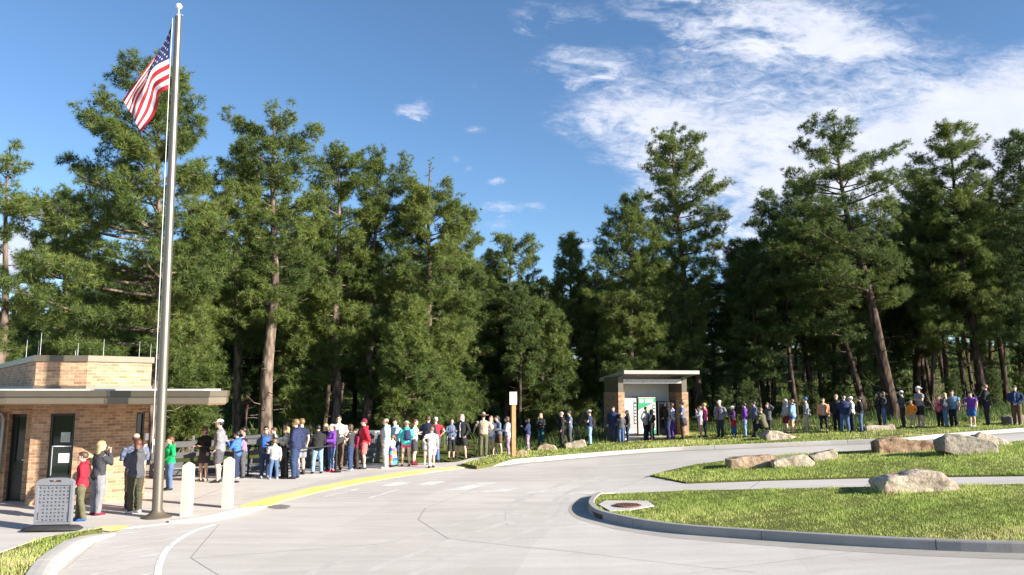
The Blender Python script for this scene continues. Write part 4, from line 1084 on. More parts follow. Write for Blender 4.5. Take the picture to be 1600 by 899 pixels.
P(1590, 602, 664, 172, ('clasp', 'clasp'), ('jacket', 'navy'), ('pants', 'brown'), ('short', 'dark'), 'man in a navy jacket over light blue, hands clasped, at the right edge', inner='steel', hat=('cap', 'olive'), w=1.12)

# what they carry
carried('backpack', 413, backpack('royal', True), 'blue and grey backpack worn on the chest of the man in sunglasses', 'backpack')
carried('backpack', 634, backpack('navy'), 'small navy backpack on the woman in teal', 'backpack')
carried('backpack', 794, backpack('lblue'), 'pale blue backpack on the woman in lavender', 'backpack')
carried('backpack', 647, backpack('black'), 'black backpack on the woman in the white top', 'backpack')
carried('sheet', 368, sheet_held('grey', .21, .28), 'grey tablet held up by the boy in the blue hoodie', 'tablet')
carried('sheet', 446, sheet_held('cream', .24, .30), 'folded map held by the woman with short blond hair', 'map')
carried('sheet', 517, sheet_held('white', .24, .30), 'white sheet of paper held by the girl in purple', 'paper')
carried('sheet', 547, sheet_held('cream', .16, .22), 'small leaflet in the hands of the woman in the dark t-shirt', 'leaflet')
def towel(H, T, A):
    mb = MB(); m = [fabric(CL[c]) for c in ('teal', 'pink', 'orange', 'cream', 'royal')]
    n = 20; lv = [(.60, .10), (.50, .125), (.40, .14), (.30, .15), (.20, .155), (.08, .15)]
    P = []
    for z, r in lv:
        for j in range(n):
            a = 2 * math.pi * j / n; q = r * (1 + .07 * math.sin(5 * a + z * 9)); P.append(Vector((q * math.cos(a) * H, q * .85 * math.sin(a) * H, z * H)))
    for i in range(len(lv) - 1):
        for j in range(n): mb.f.append((i * n + j, i * n + (j + 1) % n, (i + 1) * n + (j + 1) % n, (i + 1) * n + j)); mb.m.append((i + j // 4 * 2) % 5)
    mb.v = [tuple(p) for p in P]; o = mb.build('beach_towel', m, None, smooth=True); md = o.modifiers.new('t', 'SOLIDIFY'); md.thickness = .012; return o
carried('towel', 613, towel, 'colourful beach towel wrapped round the small child', 'towel')
def tied(col, h=.24):
    def f(H, T, A):
        mb = MB(); P = []; n = 18; lv = [(.565, .112, .092), (.53, .122, .102), (.46, .128, .105), (.38, .13, .108)]
        for z, rx, ry in lv:
            for j in range(n + 1):
                a = R(150) + R(240) * j / n; k = 1 + .05 * math.sin(7 * a + z * 20); P.append(Vector((rx * k * math.cos(a) * H, ry * k * math.sin(a) * H, (z - (.03 * math.sin(4 * a) if z < .4 else 0)) * H)))
        fc = [(i * (n + 1) + j, i * (n + 1) + j + 1, (i + 1) * (n + 1) + j + 1, (i + 1) * (n + 1) + j) for i in range(3) for j in range(n)]
        mb.poly(P, fc); o = mb.build('tied_jacket', fabric(CL[col]), None, smooth=True); md = o.modifiers.new('t', 'SOLIDIFY'); md.thickness = .015; return o
    return f
carried('tied', 705, tied('lgrey'), 'pale grey shirt tied round the waist of the woman in slate', 'shirt')
carried('tied', 1067, tied('charcoal'), 'dark jacket tied round the waist of the man in the brimmed hat', 'jacket')
def bundle(H, T, A):
    mb = MB(); a = (T(A[0][2]) + T(A[1][2])) / 2
    rr = random.Random(4)
    mb.rings([(a.x, a.y + .05, a.z - .26, .03, .03), (a.x, a.y + .06, a.z - .20, .10, .07), (a.x, a.y + .05, a.z - .08, .13, .10), (a.x, a.y + .04, a.z + .04, .14, .11), (a.x, a.y + .03, a.z + .10, .08, .07)], 14)
    mb.v = [(x + rr.uniform(-.02, .02), y + rr.uniform(-.02, .02), z + rr.uniform(-.015, .015)) for x, y, z in mb.v]
    return mb.build('bundled_jacket', fabric(CL['lgrey']), None, smooth=True)
carried('bundle', 1544, bundle, 'bundled grey and white jacket in the arms of the man in black', 'jacket')
for px_, (b_, H_, T_, A_) in PEOPLE.items():
    if H_ < 1.0 or H_ > 1.95: print('height', px_, round(H_, 2))
fuse_people()
# ================================================================ TREES
def make_pine(seed, trunk, r0, outline, zlow, needle_mat, bark_mat, dens=1.0, limbs_per_m=5.0, nN=14, needle=(.225, .0165), open_=0.15, stubs=12):
    """trunk: list of (x,z) centre points relative to the base; outline: list of (z, left, right) radii, top first.
    returns (trunk mesh, crown mesh)"""
    rs = np.random.default_rng(seed)
    H = trunk[-1][1]
    tz = np.array([p[1] for p in trunk]); tx = np.array([p[0] for p in trunk])
    wob = rs.uniform(-.12, .12, 4)
    def tc(z):
        y = .15 * math.sin(z * .35 + wob[0] * 20) + wob[1] * z * .2
        return np.array([np.interp(z, tz, tx) + .06 * math.sin(z * .8 + wob[2] * 30), y, z])
    oz = np.array([o[0] for o in outline])[::-1]; ol = np.array([o[1] for o in outline])[::-1]; orr = np.array([o[2] for o in outline])[::-1]
    mb = MB()
    zs = [-.3, 0, .25] + list(np.linspace(.9, H * .99, 14))
    def rad(z): return max(.02, .88 * r0 * (1 - .93 * max(0, z) / H) * (1.25 if z < .2 else 1))
    mb.tube([tc(z) for z in zs], [rad(z) for z in zs], 9)
    tc_c = []; tc_a = []; tc_s = []
    ztop = oz[-1]; n = int((ztop - zlow) * limbs_per_m * 1.12)
    az = rs.uniform(0, 6.28)
    for i in range(n):
        f = (i + rs.uniform(-1.2, 1.2)) / n; f = min(max(f, 0), 1)
        z = zlow + (ztop - zlow) * f
        az += 2.4 + rs.uniform(-.5, .5)
        zz = min(z, H * .985)
        wr = .5 + .5 * math.cos(az)
        rmax = np.interp(z, oz, ol) * (1 - wr) + np.interp(z, oz, orr) * wr
        depthr = .85 if abs(math.sin(az)) > .8 else 1
        L = rmax * rs.uniform(.62, 1.04) * depthr
        if rs.random() < open_ * .5: L *= .55
        if L < .25: L = .25
        el = (-.10 + .95 * f ** 1.3 + rs.uniform(-.22, .26))
        d = np.array([math.cos(az), math.sin(az), 0])
        p0 = tc(max(zlow * .9, zz - math.tan(el) * L * .55))
        if p0[2] > H * .97: p0 = tc(H * .97)
        up = np.array([0, 0, 1.0]); lat = np.array([-d[1], d[0], 0])
        bend = rs.uniform(-.15, .15)
        def lp(s): return p0 + d * L * s + up * (math.tan(el) * L * .55 * s + .16 * L * s * s * (1.3 - f)) + lat * bend * L * s * s
        rl = min(.5 * rad(p0[2]), .012 + .017 * L)
        mb.tube([lp(s) for s in (0, .3, .65, 1)], [rl, rl * .8, rl * .5, rl * .2], 5, caps=False)
        # twigs with needle tufts
        k = int((6.2 + 10.4 * L) * dens)
        st = .30 if L > 1.2 else .12
        for j in range(k):
            s = st + (1 - st) * rs.random() ** .75
            w = (.16 + .30 * L * (1 - abs(s - .7))) * rs.uniform(-1, 1)
            b = lp(s)
            e = b + lat * w + d * abs(w) * .55 + up * (rs.uniform(-.12, .36) + .10 * abs(w))
            if j % 3 == 0 and abs(w) > .25: mb.tube([b, (b + e) / 2 + up * -.03, e], [.014, .010, .006], 4, caps=False)
            cs = rs.uniform(.7, 1.25)
            for q in range(7):
                g = rs.normal(0, 1, 3); g /= np.linalg.norm(g)
                c = e + g * np.array([.23, .23, .16]) * cs * rs.uniform(.3, 1)
                tc_c.append(c); ax = g * .75 + d * .25 + up * .55 + rs.normal(0, .15, 3); tc_a.append(ax); tc_s.append(rs.uniform(.75, 1.25))
    # leader
    for z in np.linspace(H * .93, H * 1.0, 6):
        for q in range(2):
            tc_c.append(tc(min(z, H)) + rs.normal(0, .08, 3)); tc_a.append(np.array([0, 0, 1.0]) + rs.normal(0, .3, 3)); tc_s.append(.9)
    # dead stubs below the crown
    for i in range(stubs):
        z = rs.uniform(1.2, max(1.6, zlow + .25 * (H - zlow))); a = rs.uniform(0, 6.28); L = rs.uniform(.3, 1.5)
        p = tc(z); d = np.array([math.cos(a), math.sin(a), rs.uniform(-.25, .35)])
        p1 = p + d * L * .6; p2 = p + d * L + np.array([0, 0, rs.uniform(-.1, .3) * L])
        mb.tube([p, p1, p2], [.028, .018, .007], 4, caps=False)
    tm = mb.mesh('trunk', bark_mat, True)
    C = np.array(tc_c); A = np.array(tc_a); A /= np.linalg.norm(A, axis=1, keepdims=True); S = np.array(tc_s)
    T = len(C)
    Dr = rs.normal(0, 1, (T, nN, 3)); Dr /= np.linalg.norm(Dr, axis=2, keepdims=True)
    D = Dr * .85 + A[:, None, :] * .62; D /= np.linalg.norm(D, axis=2, keepdims=True)
    P = np.cross(D, A[:, None, :] + rs.normal(0, .45, (T, nN, 3))); P /= np.linalg.norm(P, axis=2, keepdims=True)
    ln = needle[0] * S[:, None, None] * rs.uniform(.7, 1.15, (T, nN, 1)); w = needle[1]
    base = C[:, None, :] + D * ln * .08
    V = np.empty((T, nN, 3, 3), np.float32)
    V[:, :, 0] = base + P * w * .6; V[:, :, 1] = base - P * w * .6
    V[:, :, 2] = C[:, None, :] + D * ln - np.array([0, 0, .015])
    # leaf colour: young tips lighter, a slow change over the tree, chance
    tone = rs.uniform(-.07, .07)
    va = np.clip(.48 + tone + .12 * np.sin(C[:, 2] * 1.3 + C[:, 0] * .9) + rs.normal(0, .15, T), 0, .95)
    va = np.repeat(va[:, None], nN, 1) + rs.normal(0, .07, (T, nN)); va = np.where(rs.random((T, nN)) < .02, 1.0, np.clip(va, 0, .97))
    va3 = np.stack([va - .1, va - .1, va + .1], 2)
    cm = mesh_np('crown', V.reshape(-1, 3), F3=np.arange(T * nN * 3).reshape(-1, 3), mats=[needle_mat], attr=np.clip(va3, 0, 1).reshape(-1))
    return tm, cm

def plant(tm, cm, loc, label, group, rz=0.0, sc=1.0):
    o = empty('pine_tree', loc, label, 'tree', group, rz); o.scale = (sc, sc, sc)
    link('trunk', tm, o); link('crown', cm, o); return o

def hero(seed, Y, base, top, outline, pylow, r0, label, bends=(), **kw):
    """one of the pines that shape the skyline; outline rows (py, left px, right px) from top down"""
    x0 = (base - 800) / F * Y
    z0 = zf(x0, Y) + .02
    def wx(px): return (px - 800) / F * Y / math.cos(PITCH) * 1.0
    def wp(px, py): p = at_y(px, py, Y); return p.x - x0, p.z - z0
    pts = [(0.0, 0.0)] + [wp(*b) for b in bends] + [wp(*top)]
    tz = [p[1] for p in pts]; tx = [p[0] for p in pts]
    ol = []
    for py, l, r in outline:
        _, z = wp(base, py); c = np.interp(z, tz, tx)
        ol.append((z, max(.15, c - wp(l, py)[0]), max(.15, wp(r, py)[0] - c)))
    zlow = wp(base, pylow)[1]
    tm, cm = make_pine(seed, pts, r0, ol, zlow, kw.pop('nm', M['needles']), kw.pop('bm', M['bark']), **kw)
    return plant(tm, cm, (x0, Y, z0), label, 'pines at the edge of the forest', 0)

hero(1, 27, 2, (12, 222), [(222, 0, 24), (270, -30, 48), (330, -50, 70), (380, -60, 58), (430, -60, 62), (480, -60, 50), (540, -40, 40)], 560, .24, 'sparse thin pine cut by the left edge of the picture', dens=.62, limbs_per_m=3.2, open_=.6)
hero(2, 29, 255, (252, 104), [(104, 238, 268), (125, 185, 300), (160, 135, 318), (200, 130, 330), (260, 118, 335), (310, 70, 345), (360, 52, 345), (420, 38, 340), (480, 52, 335), (540, 60, 330), (600, 80, 320)], 585, .30, 'huge dense pine behind the brick booth and the flagpole', dens=1.12, limbs_per_m=6.2)
hero(3, 33, 422, (428, 176), [(176, 385, 462), (195, 348, 500), (240, 335, 508), (300, 328, 512), (360, 330, 505), (420, 345, 490), (470, 372, 468), (520, 395, 450)], 500, .36, 'tall pine with a thick bare grey brown trunk right of the booth roof', dens=1.0, open_=.4, bends=((428, 450),), stubs=16)
hero(4, 38, 379, (372, 232), [(232, 350, 395), (300, 318, 420), (380, 318, 430), (460, 322, 430), (520, 340, 420)], 540, .27, 'darker pine just left of the thick trunked pine', dens=.9, open_=.4, stubs=14)
hero(5, 36, 527, (531, 224), [(224, 515, 548), (250, 490, 582), (310, 480, 600), (380, 478, 602), (450, 480, 600), (520, 490, 590), (580, 505, 575)], 575, .30, 'pine with a straight bare lower trunk behind the middle of the queue', dens=1.0)
hero(6, 37, 575, (600, 243), [(243, 585, 625), (270, 560, 655), (330, 548, 662), (400, 545, 665), (480, 545, 655), (560, 550, 640), (610, 560, 620)], 620, .28, 'bushy pine with a leaning top between two taller neighbours', bends=((580, 420),), dens=1.0)
hero(7, 36, 668, (672, 250), [(285, 640, 705), (320, 625, 735), (370, 610, 742), (440, 598, 738), (520, 590, 742), (600, 590, 745), (665, 600, 738)], 672, .27, 'broad pine with foliage down to the ground behind the people on the plaza', dens=1.15, limbs_per_m=6.5)
hero(8, 43, 720, (712, 318), [(318, 700, 735), (350, 690, 748), (420, 680, 765), (520, 680, 770), (640, 690, 765)], 655, .2, 'narrow pine at the right shoulder of the left tree mass', dens=1.0)
hero(9, 46, 790, (797, 367), [(367, 785, 822), (395, 760, 842), (450, 745, 848), (520, 742, 850), (600, 750, 845), (660, 760, 835)], 640, .24, 'round topped pine left of the gap in the skyline', dens=1.0)
hero(10, 47, 886, (892, 366), [(366, 888, 897), (395, 872, 912), (440, 858, 925), (520, 848, 935), (600, 845, 938), (670, 850, 930)], 660, .22, 'pointed pine at the lowest point of the skyline', dens=1.1, limbs_per_m=6.5)
hero(11, 44, 985, (985, 305), [(305, 975, 1000), (340, 945, 1025), (390, 918, 1035), (440, 915, 1040), (520, 925, 1040), (600, 930, 1040), (650, 945, 1030)], 640, .26, 'dense pine standing behind the left side of the shelter', dens=1.1, limbs_per_m=6.2)
hero(12, 47, 1090, (1052, 202), [(202, 1038, 1085), (215, 1005, 1108), (260, 998, 1112), (300, 1005, 1130), (350, 1010, 1137), (400, 1020, 1130), (450, 1022, 1122), (520, 1030, 1110), (560, 1045, 1100)], 560, .34, 'tallest pine of the middle, rising behind the shelter roof', bends=((1082, 500), (1058, 330)), dens=1.05, bm=M['bark_dark'])
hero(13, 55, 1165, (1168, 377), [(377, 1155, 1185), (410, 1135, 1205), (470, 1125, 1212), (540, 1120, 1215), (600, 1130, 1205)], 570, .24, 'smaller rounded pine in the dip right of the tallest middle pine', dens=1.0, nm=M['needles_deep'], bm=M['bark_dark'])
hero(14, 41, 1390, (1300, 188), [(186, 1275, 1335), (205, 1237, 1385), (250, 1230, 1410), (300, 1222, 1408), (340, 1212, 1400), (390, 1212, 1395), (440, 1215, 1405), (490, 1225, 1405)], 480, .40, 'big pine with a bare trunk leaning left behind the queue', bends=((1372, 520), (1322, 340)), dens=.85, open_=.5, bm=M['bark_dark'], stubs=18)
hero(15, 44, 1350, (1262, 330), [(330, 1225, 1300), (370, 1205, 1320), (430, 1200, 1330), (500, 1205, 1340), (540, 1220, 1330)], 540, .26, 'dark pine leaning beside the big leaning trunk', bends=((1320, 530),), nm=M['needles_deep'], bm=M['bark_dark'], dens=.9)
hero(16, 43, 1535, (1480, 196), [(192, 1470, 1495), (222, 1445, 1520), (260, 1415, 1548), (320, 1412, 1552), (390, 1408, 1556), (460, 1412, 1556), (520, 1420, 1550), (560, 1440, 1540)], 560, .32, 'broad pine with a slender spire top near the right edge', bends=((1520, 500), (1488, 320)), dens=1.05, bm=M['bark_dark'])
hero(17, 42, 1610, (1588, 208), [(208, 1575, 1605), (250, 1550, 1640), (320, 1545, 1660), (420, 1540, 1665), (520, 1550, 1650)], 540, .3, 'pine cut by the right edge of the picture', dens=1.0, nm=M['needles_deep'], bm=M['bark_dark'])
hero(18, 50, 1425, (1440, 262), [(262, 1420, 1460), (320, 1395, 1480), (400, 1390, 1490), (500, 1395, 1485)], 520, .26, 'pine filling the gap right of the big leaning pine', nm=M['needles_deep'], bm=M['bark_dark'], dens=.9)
hero(19, 37, 110, (100, 300), [(300, 85, 125), (340, 70, 150), (420, 40, 170), (500, 30, 180), (600, 25, 190)], 610, .26, 'half hidden pine left of the huge booth pine', dens=1.0)
hero(20, 34, 308, (318, 330), [(330, 300, 340), (400, 285, 355), (480, 275, 360), (560, 275, 360), (640, 280, 350)], 640, .2, 'low bushy pine seen under the booth canopy', dens=1.1)
hero(21, 33.5, 632, (640, 470), [(470, 625, 655), (520, 605, 680), (580, 592, 700), (640, 585, 710), (680, 590, 705)], 680, .15, 'young yellow green pine low behind the light blue hoodie', dens=1.2, limbs_per_m=8)
hero(22, 36, 470, (476, 430), [(430, 460, 492), (500, 440, 515), (580, 432, 522), (650, 435, 515)], 665, .14, 'young pine between two bare trunks behind the navy hoodie', dens=1.1, limbs_per_m=8)
hero(23, 43.5, 845, (850, 470), [(470, 835, 865), (530, 815, 890), (600, 805, 905), (665, 815, 900)], 672, .14, 'low spreading pine behind the woman in the dark jacket', dens=1.1, limbs_per_m=8)
hero(24, 31.5, 296, (300, 520), [(520, 280, 320), (570, 262, 340), (630, 255, 345), (680, 262, 335)], 690, .12, 'small bright pine close behind the railing under the canopy', dens=1.2, limbs_per_m=9)

# the shaded forest behind: a handful of pines, copied
def generic(seed, H, cb, rw, dens=.9, bm='bark_dark', r0=.2, **kw):
    rs = random.Random(seed)
    ol = [(H, .2, .2), (H * .93, rw * .45, rw * .4), (H * .8, rw * .8, rw * .85), (H * .65, rw, rw * .95), (H * .5, rw * .95, rw), (cb, rw * .7, rw * .7)]
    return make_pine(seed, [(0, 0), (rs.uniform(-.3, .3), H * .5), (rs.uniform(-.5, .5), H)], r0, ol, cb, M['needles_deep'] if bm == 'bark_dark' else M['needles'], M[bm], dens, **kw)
variants = [generic(101, 12.5, 2.6, 2.4), generic(102, 14, 5.0, 2.2), generic(103, 11, 1.6, 2.6), generic(104, 13, 5.0, 2.0, stubs=20), generic(105, 9.0, .6, 2.3, r0=.15), generic(106, 15, 6.5, 2.4, stubs=20)]
rb = random.Random(11); placed = []
G2 = 'pines standing back in the forest'
LB = 'pine among the shaded trunks standing back in the forest'
cnt = 0
for row, (Y, n, spread, hmax) in enumerate(((47, 17, 46, 1.0), (52, 20, 52, 1.0), (58, 22, 58, .98), (66, 26, 64, .95), (76, 30, 74, .88), (86, 34, 80, .80), (98, 40, 86, .8))):
    for i in range(n):
        x = -spread + 2 * spread * (i + rb.uniform(.1, .9)) / n; y = Y + rb.uniform(-2.4, 2.4)
        px = 800 + x / y * F
        if abs(px - 800) > 900: continue
        if any((x - a) ** 2 + (y - b) ** 2 < 2.2 for a, b in placed): continue
        placed.append((x, y))
        # skyline of the back forest: low in the middle gap, higher right
        lim = np.interp(px, [-100, 40, 120, 300, 700, 760, 930, 1000, 1150, 1230, 1420, 1700], [500, 470, 400, 330, 380, 410, 415, 390, 410, 340, 300, 290])
        z = zf(x, y)
        ztop = at_y(px, lim, y).z - z
        vi = rb.choice([0, 2, 4]) if row >= 4 else rb.choice([0, 1, 2, 3, 4, 2]) if px < 1000 else rb.choice([0, 1, 2, 3, 0, 5])
        Hs = [12.5, 14, 11, 13, 9, 15][vi]
        sc = min(1.25, ztop / Hs * rb.uniform(.78, 1.0)); sc = max(.45, sc)
        plant(variants[vi][0], variants[vi][1], (x, y, z), LB, G2, rb.uniform(0, 6.28), sc); cnt += 1
# slender trunks right behind the queue on the right
for i, (px, Y, sc, vi) in enumerate(((1145, 50, .9, 3), (1205, 47, .95, 5), (1238, 45, .9, 3), (1262, 49, 1.0, 5), (1335, 46, .9, 3), (1452, 44, .85, 5), (1478, 48, .95, 3), (1500, 45, .9, 5), (1560, 46, 1.0, 3), (1545, 50, .9, 5), (1428, 52, 1.0, 3), (1300, 54, 1.0, 5), (1180, 56, .9, 3), (735, 45, .72, 3), (760, 48, .75, 5), (838, 50, .7, 3), (815, 42, .65, 3), (450, 43, .9, 5), (280, 40, .8, 3), (490, 47, .9, 5))):
    x = (px - 800) / F * Y
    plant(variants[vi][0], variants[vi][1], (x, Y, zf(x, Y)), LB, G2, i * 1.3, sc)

# young pines and brush low under the tall trunks
for i in range(46):
    px = rb.uniform(1085, 1640) if i < 34 else rb.uniform(430, 930); Y = rb.uniform(40.5, 58) if px > 1085 else rb.uniform(42, 56)
    x = (px - 800) / F * Y
    if 4 < x < 10.5 and Y < 46: continue
    plant(variants[4][0], variants[4][1], (x, Y, zf(x, Y)), 'waist high to head high young pine under the tall trunks', 'young pines under the tall trunks', rb.uniform(0, 6.28), rb.uniform(.14, .36))

# leafless shrub by the shelter and a few dead saplings
def bare_shrub(seed, loc, h, n, label, name='bare_shrub'):
    rs = np.random.default_rng(seed); mb = MB()
    for i in range(n):
        a = rs.uniform(0, 6.28); L = h * rs.uniform(.5, 1); d = np.array([math.cos(a) * .8, math.sin(a) * .8, rs.uniform(.5, 1.2)]); d /= np.linalg.norm(d)
        p0 = np.array([rs.normal(0, .12), rs.normal(0, .12), 0]); p1 = p0 + d * L * .5; p2 = p1 + (d + rs.normal(0, .3, 3)) * L * .5
        mb.tube([p0, p1, p2], [.02, .013, .005], 4, caps=False)
        for k in range(4):
            q = p0 + d * L * rs.uniform(.25, .9); e = q + (d + rs.normal(0, .6, 3)) * L * .3
            mb.tube([q, (q + e) / 2 + rs.normal(0, .03, 3), e], [.009, .006, .003], 3, caps=False)
    o = mb.build(name, M['deadwood']); o.location = loc
    return tag(o, label, 'shrub')
bare_shrub(1, (4.5, 39.8, zf(4.5, 39.8)), 2.6, 22, 'leafless grey shrub against the left side of the shelter')
bare_shrub(2, (3.2, 40.5, zf(3.2, 40.5)), 1.9, 14, 'smaller leafless shrub left of the big one beside the shelter')
bare_shrub(3, (22.3, 39.5, zf(22.3, 39.5)), 2.0, 8, 'leafless grey sapling behind the man in the purple shirt')

# ================================================================ SKY AND SUN
w = bpy.data.worlds.new('World'); scene.world = w; w.use_nodes = True
t = w.node_tree; bg = t.nodes['Background']
SUN = Vector((3.0, -1.5, 1.29)).normalized()        # towards the sun
sky = t.nodes.new('ShaderNodeTexSky'); sky.sky_type = 'NISHITA'; sky.sun_disc = False
sky.sun_elevation = math.asin(SUN.z); sky.sun_rotation = math.atan2(SUN.x, SUN.y)
sky.air_density = 1.0; sky.dust_density = .7; sky.ozone_density = 2.5; sky.altitude = 1300
tc = t.nodes.new('ShaderNodeTexCoord').outputs['Generated']
sep = t.nodes.new('ShaderNodeSeparateXYZ'); t.links.new(tc, sep.inputs[0])
def mth(op, a, b=None, clamp=False):
    n = t.nodes.new('ShaderNodeMath'); n.operation = op; n.use_clamp = clamp
    for i, v in enumerate((a, b)):
        if v is None: continue
        if isinstance(v, (int, float)): n.inputs[i].default_value = v
        else: t.links.new(v, n.inputs[i])
    return n.outputs[0]
# bearing and slope of the viewing direction (world axes): x/y and z/y
yy = mth('MAXIMUM', sep.outputs['Y'], .05)
ax_ = mth('DIVIDE', sep.outputs['X'], yy); el_ = mth('DIVIDE', sep.outputs['Z'], yy)
cmb = t.nodes.new('ShaderNodeCombineXYZ'); t.links.new(ax_, cmb.inputs[0]); t.links.new(el_, cmb.inputs[1])
def cn(scale, sx, sy, rot, det=9, rough=.62, dist=.35, off=(0, 0, 0)):
    mp = t.nodes.new('ShaderNodeMapping'); mp.inputs['Scale'].default_value = (sx, sy, 1); mp.inputs['Rotation'].default_value = (0, 0, R(rot)); mp.inputs['Location'].default_value = off
    t.links.new(cmb.outputs[0], mp.inputs[0]); return noise(t, scale, det, rough, mp.outputs[0], dist).outputs[0]
n1 = cn(4.0, 1.0, 2.6, 18, off=(3.1, 1.7, 0)); n2 = cn(11, 1.0, 2.2, 14, 8, .65, .6); n3 = cn(34, 1.0, 2.4, 10, 6, .7, .8, (5, 2, 0))
warpx = mth('MULTIPLY', mth('SUBTRACT', n1, .5), .16); warpy = mth('MULTIPLY', mth('SUBTRACT', n2, .5), .08)
def AE(px, py): d = ray(px, py); return d.x / d.y, d.z / d.y
tot = None
def blob(px, py, rx, ry, rot, strength, soft=1.0, warp=1.0):
    global tot
    a, e = AE(px, py)
    mp = t.nodes.new('ShaderNodeMapping'); mp.vector_type = 'TEXTURE'
    mp.inputs['Location'].default_value = (a, e, 0); mp.inputs['Rotation'].default_value = (0, 0, R(rot)); mp.inputs['Scale'].default_value = (rx / F, ry / F, 1)
    c2 = t.nodes.new('ShaderNodeCombineXYZ')
    t.links.new(mth('ADD', ax_, mth('MULTIPLY', warpx, warp)), c2.inputs[0]); t.links.new(mth('ADD', el_, mth('MULTIPLY', warpy, warp)), c2.inputs[1])
    t.links.new(c2.outputs[0], mp.inputs[0])
    ln = t.nodes.new('ShaderNodeVectorMath'); ln.operation = 'LENGTH'; t.links.new(mp.outputs[0], ln.inputs[0])
    mr = t.nodes.new('ShaderNodeMapRange'); mr.interpolation_type = 'SMOOTHSTEP'
    mr.inputs['From Min'].default_value = 1 + .5 * soft; mr.inputs['From Max'].default_value = 1 - .8 * soft
    mr.inputs['To Min'].default_value = 0; mr.inputs['To Max'].default_value = strength
    t.links.new(ln.outputs['Value'], mr.inputs['Value'])
    tot = mr.outputs[0] if tot is None else mth('MAXIMUM', tot, mr.outputs[0])
blob(1380, 190, 500, 170, -6, .66); blob(1120, 60, 230, 40, -20, .6); blob(1060, 250, 150, 110, -30, .72); blob(1250, 200, 200, 60, 20, .82)
# (photo place, size, tilt, density) -> bank of broken cloud on the right, puffs in the middle
blob(1560, 190, 380, 110, 14, 1.15); blob(1640, 320, 300, 130, 0, 1.1); blob(1250, 45, 210, 62, -14, .98)
blob(1180, 0, 330, 40, -6, .55); blob(940, 100, 90, 36, 0, .60, 1.3, 1.5); blob(1080, 200, 200, 62, -12, .88)
blob(1200, 270, 260, 70, -8, .95); blob(1020, 150, 110, 40, -20, .6); blob(1400, 260, 260, 100, 8, 1.05)
blob(1130, 330, 150, 60, -12, .7); blob(1330, 140, 130, 40, 24, .75); blob(870, 15, 70, 30, 10, .36, 1.3, 1.5)
blob(1150, 385, 90, 22, 8, .62)
blob(645, 172, 34, 18, 8, .62, 1.25, .8); blob(745, 203, 30, 8, 0, .42, 1.2, .5); blob(742, 134, 12, 10, 0, .34, 1.2, .4)
blob(708, 249, 14, 8, 0, .42, 1.2, .4); blob(778, 282, 18, 7, 4, .52, 1.2, .4); blob(775, 326, 52, 14, 10, .52, 1.2, .7)
blob(833, 320, 26, 12, -10, .46, 1.2, .5); blob(775, 352, 40, 14, 10, .44, 1.2, .6); blob(833, 384, 14, 10, 0, .46, 1.2, .4)
blob(910, 380, 22, 9, 0, .46, 1.2, .4); blob(735, 262, 10, 6, 0, .3, 1.2, .4)
blob(20, 400, 90, 60, 0, .95, 1, .6); blob(60, 340, 60, 30, 20, .7, 1, .5); blob(330, 500, 60, 40, 0, .7)
rough_ = mth('ADD', mth('MULTIPLY', mth('SUBTRACT', n2, .5), 1.75), mth('MULTIPLY', mth('SUBTRACT', n3, .5), 1.1))
rough_ = mth('ADD', rough_, mth('MULTIPLY', mth('SUBTRACT', n1, .5), .9))
tot = mth('MULTIPLY', tot, 1.22)
den = mth('ADD', tot, mth('MULTIPLY', rough_, mth('MINIMUM', mth('MULTIPLY', tot, 1.6), 1.0)))
mr = t.nodes.new('ShaderNodeMapRange'); mr.interpolation_type = 'SMOOTHSTEP'
mr.inputs['From Min'].default_value = .22; mr.inputs['From Max'].default_value = 1.22; mr.inputs['To Max'].default_value = .95
t.links.new(den, mr.inputs['Value'])
# sky colour: a little more saturated than the raw model, as in the photograph
hs = t.nodes.new('ShaderNodeHueSaturation'); hs.inputs['Saturation'].default_value = 1.10; hs.inputs['Value'].default_value = .76
t.links.new(sky.outputs[0], hs.inputs['Color'])
cc = ramp(t, n2, [(.3, (3.15, 3.35, 3.95)), (.7, (3.75, 3.85, 4.35))])
CL = t.nodes.new('ShaderNodeMix'); CL.data_type = 'RGBA'
t.links.new(mr.outputs[0], CL.inputs[0]); t.links.new(hs.outputs[0], CL.inputs[6]); t.links.new(cc.outputs[0], CL.inputs[7])
t.links.new(CL.outputs[2], bg.inputs['Color']); bg.inputs['Strength'].default_value = .10

ld = bpy.data.lights.new('sun', 'SUN'); ld.energy = 4.8; ld.angle = R(.53); ld.color = (1, .93, .82)
lo = bpy.data.objects.new('sun', ld); COL.objects.link(lo); lo.location = (20, -20, 40)
lo.rotation_euler = SUN.to_track_quat('Z', 'Y').to_euler()
vs = scene.view_settings; vs.view_transform = 'Standard'; vs.look = 'None'; vs.exposure = 1.4; vs.gamma = 1
scene.render.engine = 'CYCLES'
scene.cycles.max_bounces = 6; scene.cycles.transparent_max_bounces = 4; scene.cycles.diffuse_bounces = 3; scene.cycles.glossy_bounces = 2
scene.render.resolution_x = 1024; scene.render.resolution_y = 575
